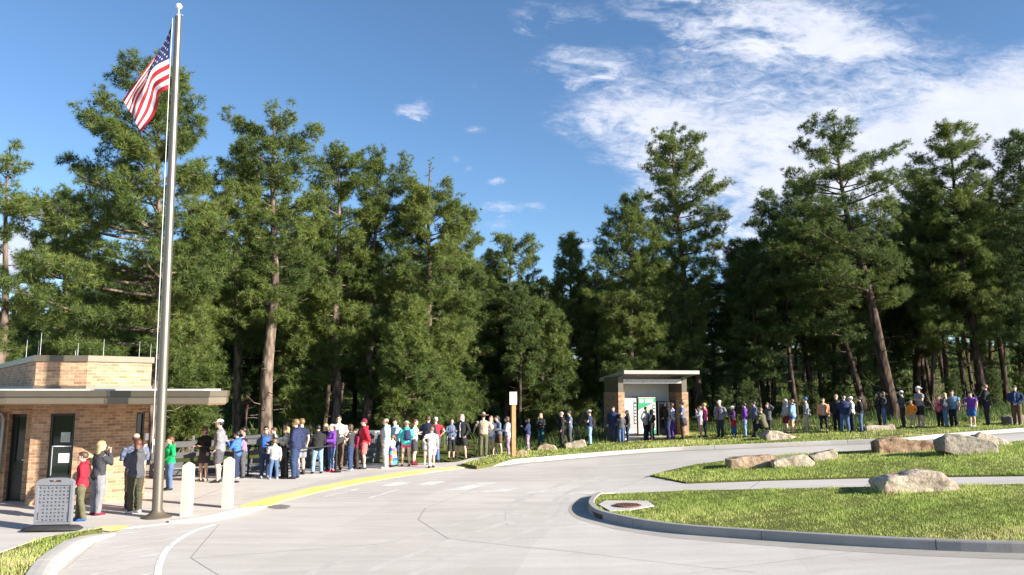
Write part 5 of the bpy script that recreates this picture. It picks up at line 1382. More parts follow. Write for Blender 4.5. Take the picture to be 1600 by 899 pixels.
# ================================================================ BUILT THINGS
# ---- flagpole and flag
pb = gp(245, 809, .015); PY = pb.y
ptop = at_y(278.5, 27, PY + .1)
fp = empty('flagpole', (pb.x, pb.y, pb.z), 'tall tapering bronze flagpole with a silver ball on top, beside the brick booth', 'flagpole')
top = ptop - pb
mb = MB(); k = 16
mb.tube([top * (i / k) for i in range(k + 1)], [.108 - .036 * (i / k) ** 1.3 for i in range(k + 1)], 24)
mb.build('shaft', M['pole'], fp, auto=40)
mb = MB(); mb.rings([(0, 0, 0, .30, .30), (0, 0, .02, .30, .30), (0, 0, .05, .24, .24), (0, 0, .09, .16, .16), (0, 0, .14, .13, .13), (0, 0, .16, .122, .122)], 28)
mb.build('base_collar', M['fascia'], fp, auto=50)
mb = MB(); mb.rings([(0, 0, .01, .07, .07), (0, 0, .05, .075, .075), (0, 0, .07, .03, .03), (0, 0, .20, .022, .022)], 14); mb.box((.06, -.02, .035), (.10, .05, .035))
o = mb.build('truck', M['zinc'], fp, auto=40); o.location = top
mb = MB(); mb.ball((0, 0, .265), .075, 20, 12); o = mb.build('finial', M['white_metal'], fp, smooth=True); o.location = top
mb = MB(); pd = Vector((-.105, -.06, 0))
mb.tube([top * .995 + pd, top * .84 + pd * 1.1, top * .55 + pd * 1.15, top * .12 + pd * 1.2], .006, 5); mb.box(top * .14 + pd * .9, (.03, .05, .12))
mb.build('halyard', M['white_sheet'], fp)

# flag: 13 stripes, canton with 50 stars; hangs in folds from the halyard
U, Vn = 60, 52
stripe_r = mat('flag_red', (.46, .022, .035), .8, .08); stripe_w = mat('flag_white', (.78, .77, .76), .8, .04); canton = mat('flag_blue', (.018, .03, .12), .8, .1)
for m_ in (stripe_r, stripe_w, canton):
    tr = m_.node_tree; b_ = tr.nodes['Principled BSDF']; tl = tr.nodes.new('ShaderNodeBsdfTranslucent'); mx = tr.nodes.new('ShaderNodeMixShader'); mx.inputs[0].default_value = .3
    tr.links.new(b_.inputs['Base Color'].links[0].from_socket, tl.inputs['Color']); tr.links.new(b_.outputs[0], mx.inputs[1]); tr.links.new(tl.outputs[0], mx.inputs[2]); tr.links.new(mx.outputs[0], tr.nodes['Material Output'].inputs['Surface'])
FR = [[(269.5, 34), (257, 66), (242, 89), (217, 122), (192, 156)],
      [(266, 62), (247, 84), (233, 110), (213, 140), (199, 168)],
      [(264.5, 88), (240, 103), (227, 131), (213, 156), (207, 181)],
      [(264.3, 113), (241, 128), (233, 150), (225, 172), (213, 194)],
      [(264, 139), (249, 147), (247, 163), (240, 182), (221, 206)]]
def cat(P, s):
    n = len(P) - 1; k = min(int(s * n), n - 1); f = s * n - k
    g = lambda i: Vector(P[i]) if 0 <= i <= n else (Vector(P[0]) * 2 - Vector(P[1]) if i < 0 else Vector(P[n]) * 2 - Vector(P[n - 1]))
    a, b, c, d = g(k - 1), g(k), g(k + 1), g(k + 2)
    return 0.5 * (2 * b + (c - a) * f + (2 * a - 5 * b + 4 * c - d) * f * f + (3 * b - a - 3 * c + d) * f ** 3)
def flag_px(u, v):
    u = min(1, max(0, u)); v = min(1, max(0, v))
    return cat([cat(r, u) for r in FR], v)
def flag_pt(u, v):
    p = flag_px(u, v)
    w = u ** .8
    dy = w * (.13 * math.sin(5.0 * v + 6.5 * u + .6) + .09 * math.sin(11 * v - 3 * u) + .05 * math.sin(16 * u + 4 * v))
    return at_y(p.x, p.y, PY + .02 + dy - .10 * u)
V = []; Fc = []; MI = []
for i in range(U + 1):
    for j in range(Vn + 1): V.append(flag_pt(i / U, j / Vn))
for i in range(U):
    for j in range(Vn):
        Fc.append((i * (Vn + 1) + j, i * (Vn + 1) + j + 1, (i + 1) * (Vn + 1) + j + 1, (i + 1) * (Vn + 1) + j))
        s = j // 4
        MI.append(2 if (i / U < .45 and s < 7) else (0 if s % 2 == 0 else 1))
o0 = flag_pt(0, 0)
def fn(u, v):
    a = flag_pt(u + .004, v) - flag_pt(u - .004, v); b = flag_pt(u, v + .004) - flag_pt(u, v - .004); return a.cross(b).normalized()
for r in range(9):
    for c in range(6 if r % 2 == 0 else 5):
        uu = .45 * (2 * c + 1 + (r % 2)) / 12; vv = (7 / 13) * (r + 1) / 10
        for sgn in (1, -1):
            P = []
            for q in range(10):
                a = math.pi * q / 5; rad = .0215 if q % 2 == 0 else .0085
                u2 = uu + rad * math.sin(a) * .62; v2 = vv - rad * math.cos(a)
                P.append(flag_pt(max(0, u2), max(0, v2)) + fn(uu, vv) * .004 * sgn)
            n = len(V); V += P + [flag_pt(uu, vv) + fn(uu, vv) * .004 * sgn]
            for q in range(10): Fc.append((n + q, n + (q + 1) % 10, n + 10)); MI.append(1)
me = bpy.data.meshes.new('flag'); me.from_pydata([tuple(p - o0) for p in V], [], Fc)
for m_ in (stripe_r, stripe_w, canton): me.materials.append(m_)
me.polygons.foreach_set('material_index', MI); me.polygons.foreach_set('use_smooth', [True] * len(MI)); me.update()
o = link('flag', me); o.location = o0
tag(o, 'American flag with red and white stripes hanging in folds from the flagpole', 'flag')

# ---- ticket booth of tan brick
GZ = .015
P0, P1, P2, P3 = Vector((-17.2, 26.0)), Vector((-11.5, 18.72)), Vector((-10.35, 18.9)), Vector((-9.28, 19.97))
P4 = Vector((-12.6, 26.2)); PLAN = [P0, P1, P2, P3, P4]
bo = empty('ticket_booth', (-11, 20, GZ), 'low tan brick ticket booth with a flat bronze edged canopy roof', 'building')
Bo = Vector((-11, 20, GZ))
def wall_mesh(mb_uv, plan, z0, z1, closed=True, holes=()):
    pass
def uvwall(name, segs, m, parent):
    """segs: list of (a, b, z0, z1, u0) vertical rectangles, UV in metres"""
    me = bpy.data.meshes.new(name); V = []; Fc = []; UV = []
    for a, b, z0, z1, u0 in segs:
        L = (b - a).length; n = len(V)
        V += [(a.x, a.y, z0), (b.x, b.y, z0), (b.x, b.y, z1), (a.x, a.y, z1)]; Fc.append((n, n + 1, n + 2, n + 3))
        UV += [(u0, z0), (u0 + L, z0), (u0 + L, z1), (u0, z1)]
    V = [(x - Bo.x, y - Bo.y, z) for x, y, z in V]
    me.from_pydata(V, [], Fc); ul = me.uv_layers.new(name='uv')
    for i, q in enumerate(UV): ul.data[i].uv = q
    me.materials.append(m); me.update(); return link(name, me, parent)
def lerp(a, b, s): return a + (b - a) * s
HS = 2.46
L01 = (P1 - P0).length; L12 = (P2 - P1).length; L23 = (P3 - P2).length
def along(a, b, d): return a + (b - a).normalized() * d
def inward(a, b): t = (b - a).normalized(); return Vector((-t.y, t.x))       # plan runs left to right: inside is behind
# openings: door in the shaded face, sash window in the middle face, service window in the right face
def rowop(a, b, u0, o0, o1, z0, z1):
    A = along(a, b, o0); B = along(a, b, o1); L = (b - a).length
    return [(a, A, 0, HS, u0), (B, b, 0, HS, u0 + o1), (A, B, z1, HS, u0 + o0)] + ([(A, B, 0, z0, u0 + o0)] if z0 > .01 else []), A, B
def reveals(A, B, n, z0, z1, dp):
    return [(A, A + n * dp, z0, z1, 0), (B + n * dp, B, z0, z1, 0)]
def px_on(a, b, px):                        # distance along a wall line where a bearing meets it
    k = (px - 800) / F / math.cos(PITCH); k = (px - 800) / F * 1.0
    t = b - a; d = (k * a.y - a.x) / (t.x - k * t.y); return d * t.length
WL = Vector((-17.5, 19.75)); WR = Vector((-11.62, 19.32)); P0p, P1p = P0, P1
P0, P1 = WL, WR
L01 = (P1 - P0).length
segs = [(WR, P1p, 0, HS, 0)]
dn = inward(P0, P1)
d0, d1 = px_on(P0, P1, 25), px_on(P0, P1, 52)
s, DA, DB = rowop(P0, P1, 0, d0, d1, 0, 2.12); segs += s + reveals(DA, DB, dn, 0, 2.12, .22)
w0, w1 = L12 * .42, L12 * .42 + .50
w0, w1 = .42, .97
P1 = P1p
s, WA, WB = rowop(P1, P2, L01, w0, w1, .60, 2.15); n12 = inward(P1, P2); segs += s + reveals(WA, WB, n12, .6, 2.15, .12)
s, SA, SB = rowop(P2, P3, L01 + L12, L23 - .30, L23 - .10, .72, 2.15); n23 = inward(P2, P3); segs += s + reveals(SA, SB, n23, .72, 2.15, .12)
segs += [(P3, P4, 0, HS, 0), (P4, Vector((-17.5, 26.2)), 0, HS, 0), (Vector((-17.5, 26.2)), WL, 0, HS, 0)]
uvwall('wall', segs, M['brick'], bo)
# parapet of the raised roof
pz0, pz1 = 2.78, 3.40
uvwall('parapet', [(PLAN[i], PLAN[(i + 1) % 5], pz0 - .1, pz1, [0, L01, L01 + L12, 0, 0][i]) for i in range(5)], M['brick'], bo)
def offplan(d):
    out = []; n = len(PLAN)
    for i in range(n):
        a, b, c = PLAN[i - 1], PLAN[i], PLAN[(i + 1) % n]
        n1 = -inward(a, b); n2 = -inward(b, c); bis = (n1 + n2); bis /= max(.3, bis.length_squared / 2)
        out.append(b + bis * d)
    return out
def slab(plan, z0, z1, name, m, inner=None):
    mb = MB(); n = len(plan)
    pts = [(p.x - Bo.x, p.y - Bo.y, z0) for p in plan] + [(p.x - Bo.x, p.y - Bo.y, z1) for p in plan]
    fc = [tuple(reversed(range(n))), tuple(range(n, 2 * n))] + [(i, (i + 1) % n, n + (i + 1) % n, n + i) for i in range(n)]
    mb.poly(pts, fc); return mb.build(name, m, bo)
slab(offplan(.05), pz1, pz1 + .145, 'parapet_cap', M['fascia'])
slab(offplan(.03), pz0 - .06, pz0 + .03, 'flashing', M['fascia'])
# canopy: reaches far to the right over the queue
def ppx(px, Y): return Vector(((px - 800) / F * Y * math.cos(0), Y))
C_ = [Vector((-19.0, 27.0)), Vector((-19.0, 18.6)), Vector((-11.52, 17.75)), Vector((-9.75, 17.75)), Vector((-6.85, 17.6)), Vector((-6.62, 18.05)), Vector((-7.5, 20.6)), Vector((-9.6, 24.2)), Vector((-13, 27.0))]
slab(C_, 2.40, 2.555, 'fascia', M['fascia_low'])
C2 = [c + (c - Vector((-11, 21))).normalized() * .035 for c in C_]
slab(C2, 2.56, 2.70, 'gutter', M['fascia'])
C3 = [c + (Vector((-11, 21)) - c).normalized() * .22 for c in C_]
slab(C3, 2.70, 2.735, 'roof', M['membrane'])
C4 = [c + (Vector((-11, 21)) - c).normalized() * .05 for c in C_]
slab(C4, 2.375, 2.399, 'soffit', M['soffit'])
def on_wall(a, b, d, z, out=0.0):
    p = along(a, b, d) - inward(a, b) * out
    return Vector((p.x - Bo.x, p.y - Bo.y, z))
def wbox(mb, a, b, d0, d1, z0, z1, o0, o1, m=0):
    t = (b - a).normalized(); ang = math.atan2(t.y, t.x)
    c = on_wall(a, b, (d0 + d1) / 2, (z0 + z1) / 2, (o0 + o1) / 2)
    mb.box(c, (d1 - d0, abs(o1 - o0), z1 - z0), ang, m)
# brick soldier course over the window, sill course below
mb = MB()
for i in range(9): wbox(mb, P1p, P2, w0 - .04 + i * .07, w0 - .04 + i * .07 + .062, 2.155, 2.36, 0, .006)
for i in range(9): wbox(mb, P1p, P2, w0 - .04 + i * .07, w0 - .04 + i * .07 + .062, .52, .598, 0, .02)
mb.build('soldier_course', M['soldier'], bo)
# window: black sash frame, glass, two paper notices
wi = MB(); f = .05
wbox(wi, P1, P2, w0, w0 + f, .6, 2.15, -.10, -.03); wbox(wi, P1, P2, w1 - f, w1, .6, 2.15, -.10, -.03)
wbox(wi, P1, P2, w0 + f, w1 - f, 2.15 - f, 2.15, -.10, -.03); wbox(wi, P1, P2, w0 + f, w1 - f, .6, .6 + f * 1.6, -.10, -.03)
wbox(wi, P1, P2, w0 + f, w1 - f, 1.38, 1.43, -.10, -.045)
wo = wi.build('window', M['frame'], bo)
g = MB(); wbox(g, P1, P2, w0 + f, w1 - f, .68, 1.38, -.095, -.075); wbox(g, P1, P2, w0 + f, w1 - f, 1.43, 2.1, -.095, -.075); g.build('pane', M['glass'], wo)
g = MB(); wbox(g, P1, P2, w0 + f + .005, w0 + f + .022, .68, 1.36, -.07, -.055); wbox(g, P1, P2, w0 + f + .005, w1 - f, 1.36, 1.38, -.07, -.04); g.build('sash_rail', M['paper'], wo)
g = MB(); wbox(g, P1, P2, w0 + .21, w0 + .46, .98, 1.20, -.074, -.068)
for zz, a_, b_ in ((1.155, .24, .43), (1.12, .30, .37), (1.085, .24, .43), (1.05, .24, .42), (1.02, .26, .40)): wbox(g, P1, P2, w0 + a_, w0 + b_, zz - .006, zz + .006, -.068, -.066, 1)
g.build('notice', [M['paper'], M['ink']], wo)
g = MB(); wbox(g, P1, P2, w0 + .23, w0 + .44, 1.46, 1.70, -.074, -.068); g.build('notice', mat('pale_green_paper', (.42, .46, .41), .8), wo)
# service window at the right end
sv = MB(); a_, b_ = L23 - .30, L23 - .10
wbox(sv, P2, P3, a_, a_ + .04, .72, 2.15, -.1, -.02); wbox(sv, P2, P3, b_ - .04, b_, .72, 2.15, -.1, -.02); wbox(sv, P2, P3, a_ + .04, b_ - .04, 2.1, 2.15, -.1, -.02); wbox(sv, P2, P3, a_ + .04, b_ - .04, .72, .77, -.1, -.02)
so = sv.build('window', M['frame'], bo); g = MB(); wbox(g, P2, P3, a_ + .04, b_ - .04, .77, 2.1, -.09, -.07); g.build('pane', M['glass'], so)
g = MB(); wbox(g, P2, P3, L23 - .085, L23 - .02, .85, 1.35, 0, .05); wbox(g, P2, P3, L23 - .09, L23 - .01, 1.45, 1.62, 0, .09); g.build('service_box', M['paper'], bo)
# door with a narrow glass light, in the shaded face
P0, P1 = WL, WR
dr = MB(); wbox(dr, P0, P1, d0, d0 + .04, 0, 2.12, -.22, -.12); wbox(dr, P0, P1, d1 - .04, d1, 0, 2.12, -.22, -.12); wbox(dr, P0, P1, d0 + .04, d1 - .04, 2.05, 2.12, -.22, -.12)
wbox(dr, P0, P1, d0 + .04, d0 + .12, .02, 2.05, -.20, -.15); wbox(dr, P0, P1, d1 - .12, d1 - .04, .02, 2.05, -.20, -.15); wbox(dr, P0, P1, d0 + .12, d1 - .12, .02, .95, -.20, -.15)
do = dr.build('door', M['frame'], bo)
g = MB(); wbox(g, P0, P1, d0 + .12, d1 - .12, .95, 2.05, -.19, -.16); g.build('pane', M['glass'], do)
g = MB(); wbox(g, P0, P1, d1 - .11, d1 - .05, .98, 1.01, -.15, -.09); g.build('handle', M['zinc'], do)
# meter cupboard, pipe, small boxes on the shaded wall
X = lambda px: px_on(P0, P1, px)
g = MB(); wbox(g, P0, P1, X(4), X(17), 1.15, 2.02, 0, .12); wbox(g, P0, P1, X(6), X(15.5), 1.2, 1.97, .12, .135); g.build('meter_cupboard', M['steel_grey'], bo)
g = MB()
g.tube([on_wall(P0, P1, X(-30), 2.16, .1), on_wall(P0, P1, X(10), 2.16, .1), on_wall(P0, P1, X(18), 2.12, .1), on_wall(P0, P1, X(21), 2.0, .1), on_wall(P0, P1, X(21), 1.85, .1), on_wall(P0, P1, X(20), .75, .1), on_wall(P0, P1, X(12), .25, .14), on_wall(P0, P1, X(11), .0, .14)], .045, 10)
g.build('conduit', M['conduit'], bo, smooth=True)
g = MB(); wbox(g, P0, P1, X(-12), X(4), .82, 1.05, 0, .14); wbox(g, P0, P1, X(-2), X(11), .38, .76, 0, .16); g.tube([on_wall(P0, P1, X(10), .76, .08), on_wall(P0, P1, X(10), .95, .08)], .04, 8); g.build('utility_box', M['steel_grey'], bo)
P0, P1 = P0p, P1p
L01 = (P1 - P0).length
# lightning rods along the parapet
g_pts = [(P0, P1, L01 - 2.6, .5), (P0, P1, L01 - .25, .35), (P1, P2, .05, .55), (P1, P2, .85, .12), (P1, P2, .9, .3), (P2, P3, .35, .42), (P2, P3, 1.2, .4), (P2, P3, 1.48, .35)]
for a, b, d, h in g_pts:
    g = MB(); p = on_wall(a, b, min(d, (b - a).length - .02), pz1 + .145, -.05); g.tube([p, p + Vector((0, 0, h))], [.006, .003], 5); g.build('lightning_rod', M['zinc'], bo)

# ---- sandwich board seen from the back
sb = gp(82, 829, .015)
st = empty('sandwich_board', sb, 'grey moulded plastic sign board with a carry handle on a dark rocking base', 'sign board', None, R(6)); st.scale = (.93, .93, .93)
mb = MB(); W, H0, H1 = .74, .12, 1.10
def panel(mb, x0, x1, z0, z1, y0, y1, m=0): mb.box(((x0 + x1) / 2, (y0 + y1) / 2, (z0 + z1) / 2), (x1 - x0, y1 - y0, z1 - z0), 0, m, .008)
th = .05
panel(mb, -W / 2, W / 2, H0, .17, -th, th); panel(mb, -W / 2, -W / 2 + .05, .1701, .93, -th, th); panel(mb, W / 2 - .05, W / 2, .1701, .93, -th, th)
panel(mb, -W / 2 + .05, W / 2 - .05, .172, .928, -th * .55, th * .55)
# arched head with the handle slot
arch = []
for i in range(13):
    x = -W / 2 + W * i / 12; e = abs(x) / (W / 2); arch.append((x, 1.03 + .05 * (1 - e ** 3) - (.03 if e > .99 else 0)))
for a, b in zip(arch, arch[1:]):
    sl = abs((a[0] + b[0]) / 2) < .125
    for zlo, zhi in (((.9305, .995), (1.035, 9)) if sl else ((.9305, 9),)):
        P = []
        for y in (-th, th): P += [(a[0], y, zlo), (b[0], y, zlo), (b[0], y, min(zhi, b[1])), (a[0], y, min(zhi, a[1]))]
        mb.poly(P, [(0, 1, 2, 3), (7, 6, 5, 4), (0, 4, 5, 1), (2, 6, 7, 3), (1, 5, 6, 2), (3, 7, 4, 0)])
for r in range(10):
    for c in range(8):
        if r >= 5 and (c == 0 or c == 7): continue
        x = -.275 + c * .0785; z = .875 - r * .073
        if (r + c) % 2: mb.box((x, -th * .55 - .006, z), (.038, .012, .014), 0, 1)
        else: mb.box((x + .006, -th * .55 - .006, z), (.014, .012, .034), 0, 1); mb.box((x - .006, -th * .55 - .005, z + .017), (.022, .010, .012), 0, 1)
for x in (-.30, .30): mb.box((x, -th * .55 - .006, .30), (.012, .014, .12), 0, 1); mb.box((x, -th * .55 - .005, .365), (.03, .012, .012), 0, 1); mb.box((x, -th * .55 - .005, .235), (.03, .012, .012), 0, 1)
mb.build('board', [M['sign_grey'], M['sign_dark']], st, auto=30)
mb = MB()
for x in (-.24, .24):
    mb = MB(); mb.box((x, 0, .09), (.045, .06, .075), 0, 0, .012); mb.build('foot', M['rubber'], st)
mb = MB(); mb.tube([(-.52, -.02, .045), (-.44, -.02, .05), (0, -.02, .055), (.44, -.02, .05), (.56, -.02, .03)], [(.20, .03), (.25, .05), (.26, .052), (.25, .05), (.16, .025)], 14, up=(0, 1, 0))
mb.build('base', M['rubber'], st, smooth=True)

# ---- bollards
for px, py, tp, lab in ((291, 806, 722, 'cream square bollard with a pointed top, nearer to the flagpole'), (355, 793, 714, 'cream square bollard with a pointed top, second one from the flagpole')):
    p = gp(px, py, .015); h = at_y(px, tp, p.y).z - p.z; mb = MB(); r = .098
    P = []
    for z, k in ((0, r), (h - .09, r), (h - .07, r * .96), (h, .012)): P += [(-k, -k, z), (k, -k, z), (k, k, z), (-k, k, z)]
    fc = [(12, 13, 14, 15)] + [(a * 4 + i, a * 4 + (i + 1) % 4, a * 4 + 4 + (i + 1) % 4, a * 4 + 4 + i) for a in range(3) for i in range(4)]
    mb.poly(P, fc); bl = mb.build('bollard', M['cream_paint']); bl.location = p; bl.rotation_euler = (0, 0, R(0))
    tag(bl, lab, 'bollard', 'bollards by the white kerb')

# ---- charcoal plank railing behind the queue
def railing(A_, B_, n, label):
    a = gp(*A_, .015); b = gp(*B_, .015); L = (b - a).length; c = (a + b) / 2
    r = empty('plank_railing', c, label, 'railing', None, math.atan2(b.y - a.y, b.x - a.x))
    for i in range(n + 1):
        mb = MB(); mb.box((-L / 2 + L * i / n, .07, .56), (.09, .09, 1.12), 0, 0, .008); mb.build('post', M['charcoal'], r)
    for z, h in ((1.0, .19), (.66, .19), (.37, .17), (.13, .15)):
        mb = MB(); mb.box((0, 0, z), (L + .06, .04, h), 0, 0, .008); mb.build('rail', M['charcoal'], r)
railing((236, 748), (415, 737), 3, 'charcoal plank railing behind the left end of the queue')
railing((422, 736), (592, 724), 3, 'charcoal plank railing behind the middle of the queue')

# ---- belt stanchions
def stanchion(px, py, tp, label, to=None, card=False):
    p = gp(px, py, .015); h = max(.9, min(1.05, at_y(px, tp, p.y).z - p.z))
    r = empty('belt_stanchion', p, label, 'stanchion', 'stanchions holding the queue belts')
    mb = MB(); mb.tube([(0, 0, .03), (0, 0, h - .06)], .03, 12); mb.tube([(0, 0, h - .09), (0, 0, h)], .04, 12); mb.build('post', M['black'], r, auto=40)
    mb = MB(); mb.rings([(0, 0, 0, .18, .18), (0, 0, .015, .18, .18), (0, 0, .035, .14, .14), (0, 0, .05, .04, .04)], 22); mb.build('base', M['black'], r, auto=40)
    if to:
        q = gp(to[0], to[1], .015) - p
        mb = MB(); a = Vector((0, 0, h - .045)); b = Vector((q.x, q.y, h - .045)); m_ = (a + b) / 2 - Vector((0, 0, .02))
        t = (b - a).normalized(); n = Vector((-t.y, t.x, 0)) * .0025
        P = []
        for c in (a, m_, b):
            for s in (-1, 1): P += [c + n * s + Vector((0, 0, -.025)), c + n * s + Vector((0, 0, .025))]
        fc = []
        for i in range(2):
            o_ = i * 4; fc += [(o_, o_ + 1, o_ + 5, o_ + 4), (o_ + 2, o_ + 6, o_ + 7, o_ + 3), (o_ + 1, o_ + 3, o_ + 7, o_ + 5), (o_, o_ + 4, o_ + 6, o_ + 2)]
        mb.poly(P, fc); mb.build('belt', M['black'], r)
    if card:
        mb = MB(); mb.box((0, -.01, h + .02), (.012, .012, .08)); mb.box((0, -.02, h + .20), (.075, .015, .28)); mb.build('sign_holder', M['zinc'], r)
stanchion(300, 742, 700, 'stanchion carrying a small upright grey card holder, beside the woman in black', (364, 754), True)
stanchion(364, 754, 705, 'stanchion hidden behind the second bollard beside the boy in blue', (387, 744))
stanchion(387, 744, 695, 'stanchion between the boy in blue and the man with outstretched arm', (446, 747))
stanchion(446, 748, 700, 'stanchion in front of the blonde woman holding a map', (525, 738))
stanchion(525, 738, 691, 'stanchion in front of the tall man in the pale jacket')

# ---- grey ticket machine
p = gp(577, 721, .015); h = at_y(577, 673, p.y).z - p.z
tm = empty('ticket_machine', p, 'grey steel ticket machine with a small dark screen, behind the man in red', 'ticket machine', None, R(-14))
mb = MB(); mb.box((0, 0, h / 2 + .03), (.62, .5, h - .06), 0, 0, .02); mb.build('cabinet', M['steel_grey'], tm)
mb = MB(); mb.box((.05, -.255, h - .32), (.26, .02, .26)); mb.build('screen', M['frame'], tm)
mb = MB(); mb.box((.05, -.266, h - .27), (.17, .006, .05)); mb.build('label_strip', mat('red_sticker', (.5, .04, .05), .6), tm)
mb = MB(); mb.box((0, .02, .03), (.58, .44, .06)); mb.build('plinth', M['black'], tm)

# ---- timber post with a sign seen from the back
p = gp(802, 714, .11); h = at_y(802, 613, p.y).z - p.z
sp = empty('sign_post', p, 'square timber post carrying a blank white sheet sign at the edge of the verge', 'sign')
mb = MB(); mb.box((0, 0, (h - .02) / 2), (.16, .16, h - .02), R(18), 0, .01); mb.build('post', M['wood_post'], sp)
mb = MB(); mb.box((.0, -.125, h - .24), (.285, .012, .50), R(4), 0, .005); mb.build('sign_panel', M['white_sheet'], sp)
mb = MB(); mb.box((0, 0, .01), (.24, .22, .05), R(18), 0, .01); mb.build('footing', mat('dark_footing', (.10, .06, .035), .9), sp)

# ---- shelter with drinks machines
SY = 38.0; SHR = R(11)
sx0 = (967 - 800) / F * SY; sx1 = (1071 - 800) / F * SY
sz = zf((sx0 + sx1) / 2, SY) + .09
sh = empty('shelter', ((sx0 + sx1) / 2, SY, sz), 'open fronted shelter with brick piers, pale lining and a flat tilted roof', 'shelter', None, SHR)
SW = sx1 - sx0
def zat(py): return at_y(1020, py, SY).z - sz
zr = zat(592); zb = zat(613); zt0 = zat(585)
def uvbox(name, c, size, m, parent):
    mb = MB(); mb.box(c, size); me = mb.mesh(name, m); ul = me.uv_layers.new(name='uv')
    for poly in me.polygons:
        nn = poly.normal
        for li in poly.loop_indices:
            v = me.vertices[me.loops[li].vertex_index].co
            ul.data[li].uv = (v.x, v.z) if abs(nn.y) > .5 else ((v.y, v.z) if abs(nn.x) > .5 else (v.x, v.y))
    return link(name, me, parent)
DP = 2.3
uvbox('brick_pier', (-SW / 2, DP / 2, zb / 2 - .15), (.32, DP, zb + .3), M['brick'], sh)
uvbox('brick_pier', (SW / 2, DP / 2, zb / 2 - .15), (.32, DP, zb + .3), M['brick'], sh)
for sx in (-1, 1):
    mb = MB(); mb.box((sx * SW / 2, DP / 2 + .02, (zb + zr + .1) / 2), (.26, DP - .1, zr - zb + .1)); mb.build('upper_panel', M['fascia'], sh)
lin = mat('pale_lining', (.80, .78, .74), .8, .04, 3)
mb = MB(); mb.box((0, 1.70, zr / 2), (SW - .33, .06, zr)); mb.build('back_wall', lin, sh)
mb = MB(); mb.box((0, .14, zr - .12), (SW - .27, .12, .20)); mb.build('beam', mat('pale_beam', (.66, .62, .56), .7), sh)
mb = MB()
yf, yb_ = -.6, DP + .7; zf_, zb_ = zr + .22, zr - .10; xw0, xw1 = -SW / 2 + .12, SW / 2 + .55
xw0, xw1 = -SW / 2 - .05, SW / 2 + .52
P = [(xw0, yf, zf_), (xw1, yf, zf_), (xw1, yb_, zb_), (xw0 - .1, yb_, zb_)]; P = P + [(x, y, z + .17) for x, y, z in P]
mb.poly(P, [(3, 2, 1, 0), (4, 5, 6, 7), (0, 1, 5, 4), (1, 2, 6, 5), (2, 3, 7, 6), (3, 0, 4, 7)]); mb.build('roof', mat('shelter_roof_metal', (.36, .34, .31), .5, .05, 3, .2), sh)
mb = MB(); mb.box((0, 1.0, .0), (SW + .3, 3.6, .12)); mb.build('floor_slab', M['plaza'], sh)
def from_px(px): return (px - 800) / F * SY - (sx0 + sx1) / 2
def machine(name, px0, px1, ytop, label, build):
    x0, x1 = from_px(px0), from_px(px1); h = zat(ytop) - .06
    e = empty(name, Matrix.Translation(sh.location) @ Matrix.Rotation(SHR, 4, 'Z') @ Vector(((x0 + x1) / 2, .75, .065)), label, 'vending machine', None, SHR)
    w_ = x1 - x0
    mb = MB(); mb.box((0, .42, .05 + (h - .05) / 2), (w_, .82, h - .05), 0, 0, .015); mb.build('cabinet', M['black'], e)
    mb = MB(); mb.box((0, .42, .025), (w_ - .1, .7, .05)); mb.build('plinth', M['black'], e)
    build(e, w_, h); return e
def map_front(e, w_, h):
    m, tt_, b = nt('speckled_scene'); co = objco(tt_)
    n = noise(tt_, 11, 8, .8, co); r = ramp(tt_, n.outputs[0], [(.42, (.72, .73, .74)), (.52, (.62, .64, .67)), (.60, (.22, .25, .29))]); tt_.links.new(r.outputs[0], b.inputs['Base Color']); b.inputs['Roughness'].default_value = .35
    mb = MB(); mb.poly([(-w_ * .47, -.012, h * .97), (-w_ * .47, -.012, .45), (-w_ * .02, -.012, h * .42), (w_ * .20, -.012, h * .60), (w_ * .26, -.012, h * .97)], [(0, 1, 2, 3, 4)]); mb.build('picture_panel', m, e)
    mb = MB(); mb.box((0, -.0, h / 2 + .06), (w_ * .97, .012, h * .92)); mb.build('front_panel', mat('mist_grey_panel', (.36, .34, .33), .5), e)
    mb = MB(); mb.box((w_ * .39, -.012, h * .60), (w_ * .13, .02, h * .56)); mb.build('button_column', M['charcoal'], e)
    mb = MB()
    for k in range(6): mb.box((w_ * .39, -.026, h * (.80 - k * .085)), (w_ * .09, .01, h * .045))
    mb.build('selection_button', M['paper'], e)
    mb = MB(); mb.box((w_ * .0, -.012, h * .25), (w_ * .14, .02, h * .08)); mb.build('delivery_slot', M['black'], e)
    mb = MB(); mb.box((0, -.012, h * .11), (w_ * .5, .014, h * .07)); mb.build('price_plate', M['paper'], e)
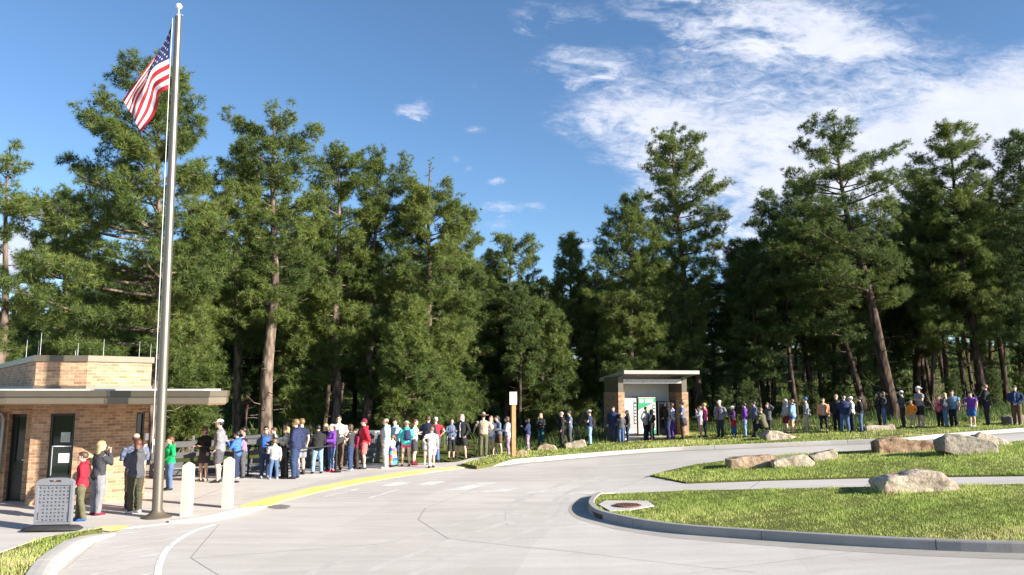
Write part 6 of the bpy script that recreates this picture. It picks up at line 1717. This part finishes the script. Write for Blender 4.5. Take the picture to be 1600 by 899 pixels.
def green_front(e, w_, h):
    gr = mat('green_panel', (.03, .28, .13), .4, .05); wh = mat('cream_panel', (.62, .60, .50), .4, .08, 5)
    mb = MB(); mb.box((0, 0, h / 2 + .04), (w_ * .94, .012, h * .92)); y = -.010
    mb.poly([(-w_ * .47, y, h * .66), (w_ * .47, y, h * .86), (w_ * .47, y, h * .965), (-w_ * .47, y, h * .965)], [(0, 1, 2, 3)], 1)
    mb.poly([(-w_ * .15, y, .10), (w_ * .47, y, .10), (w_ * .47, y, h * .22), (-w_ * .15, y, h * .13)], [(0, 1, 2, 3)], 1)
    mb.poly([(-w_ * .0, y - .001, h * .12), (w_ * .47, y - .001, h * .16), (w_ * .47, y - .001, h * .19), (-w_ * .0, y - .001, h * .14)], [(0, 1, 2, 3)], 0)
    mb.build('front_panel', [wh, gr], e)
    mb = MB(); mb.box((-w_ * .30, -.014, h * .89), (w_ * .20, .008, h * .10)); mb.box((w_ * .12, -.014, h * .89), (w_ * .44, .008, h * .10)); mb.build('white_patch', M['paper'], e)
    mb = MB()
    for i in range(4): mb.box((w_ * (-.02 + i * .095), -.0195, h * .89), (w_ * .05, .003, h * .06))
    mb.build('lettering', mat('pale_green_ink', (.45, .62, .50), .6), e)
    mb = MB(); mb.box((w_ * .38, -.012, h * .60), (w_ * .12, .02, h * .40)); mb.build('button_column', M['charcoal'], e)
    mb = MB()
    for k in range(4): mb.box((w_ * .38, -.026, h * (.74 - k * .09)), (w_ * .085, .01, h * .05))
    mb.build('selection_button', M['paper'], e)
    mb = MB(); mb.box((w_ * .22, -.012, h * .42), (w_ * .10, .012, h * .5)); mb.box((w_ * .10, -.012, h * .45), (w_ * .05, .012, h * .42)); mb.build('bottle_picture', mat('amber_picture', (.45, .33, .16), .4, .3, 9), e)
    mb = MB(); mb.box((w_ * .30, -.014, h * .27), (w_ * .22, .02, h * .05)); mb.build('delivery_slot', M['black'], e)
def black_front(e, w_, h):
    mb = MB(); mb.box((-w_ * .08, -.004, h * .55), (w_ * .62, .012, h * .62)); mb.build('glass_front', M['glass'], e)
    fr = mat('dark_grey_trim', (.16, .16, .165), .4)
    mb = MB()
    for x in (-w_ * .46, w_ * .24, w_ * .46): mb.box((x, -.006, h * .5 + .02), (w_ * .045, .02, h * .93))
    mb.box((0, -.006, h * .95), (w_ * .96, .022, h * .05)); mb.build('trim', fr, e)
    mb = MB(); mb.box((w_ * .35, -.008, h * .62), (w_ * .12, .02, h * .22)); mb.build('keypad', M['zinc'], e)
    mb = MB(); mb.box((0, -.008, h * .12), (w_ * .7, .02, h * .12)); mb.build('delivery_slot', M['charcoal'], e)
machine('vending_machine', 973, 1000, 622, 'grey vending machine with a pale speckled picture front, leftmost in the shelter', map_front)
machine('vending_machine', 1001.5, 1032, 620.5, 'green and white vending machine in the middle of the shelter', green_front)
machine('vending_machine', 1035, 1065, 628, 'black glass fronted vending machine, rightmost in the shelter', black_front)
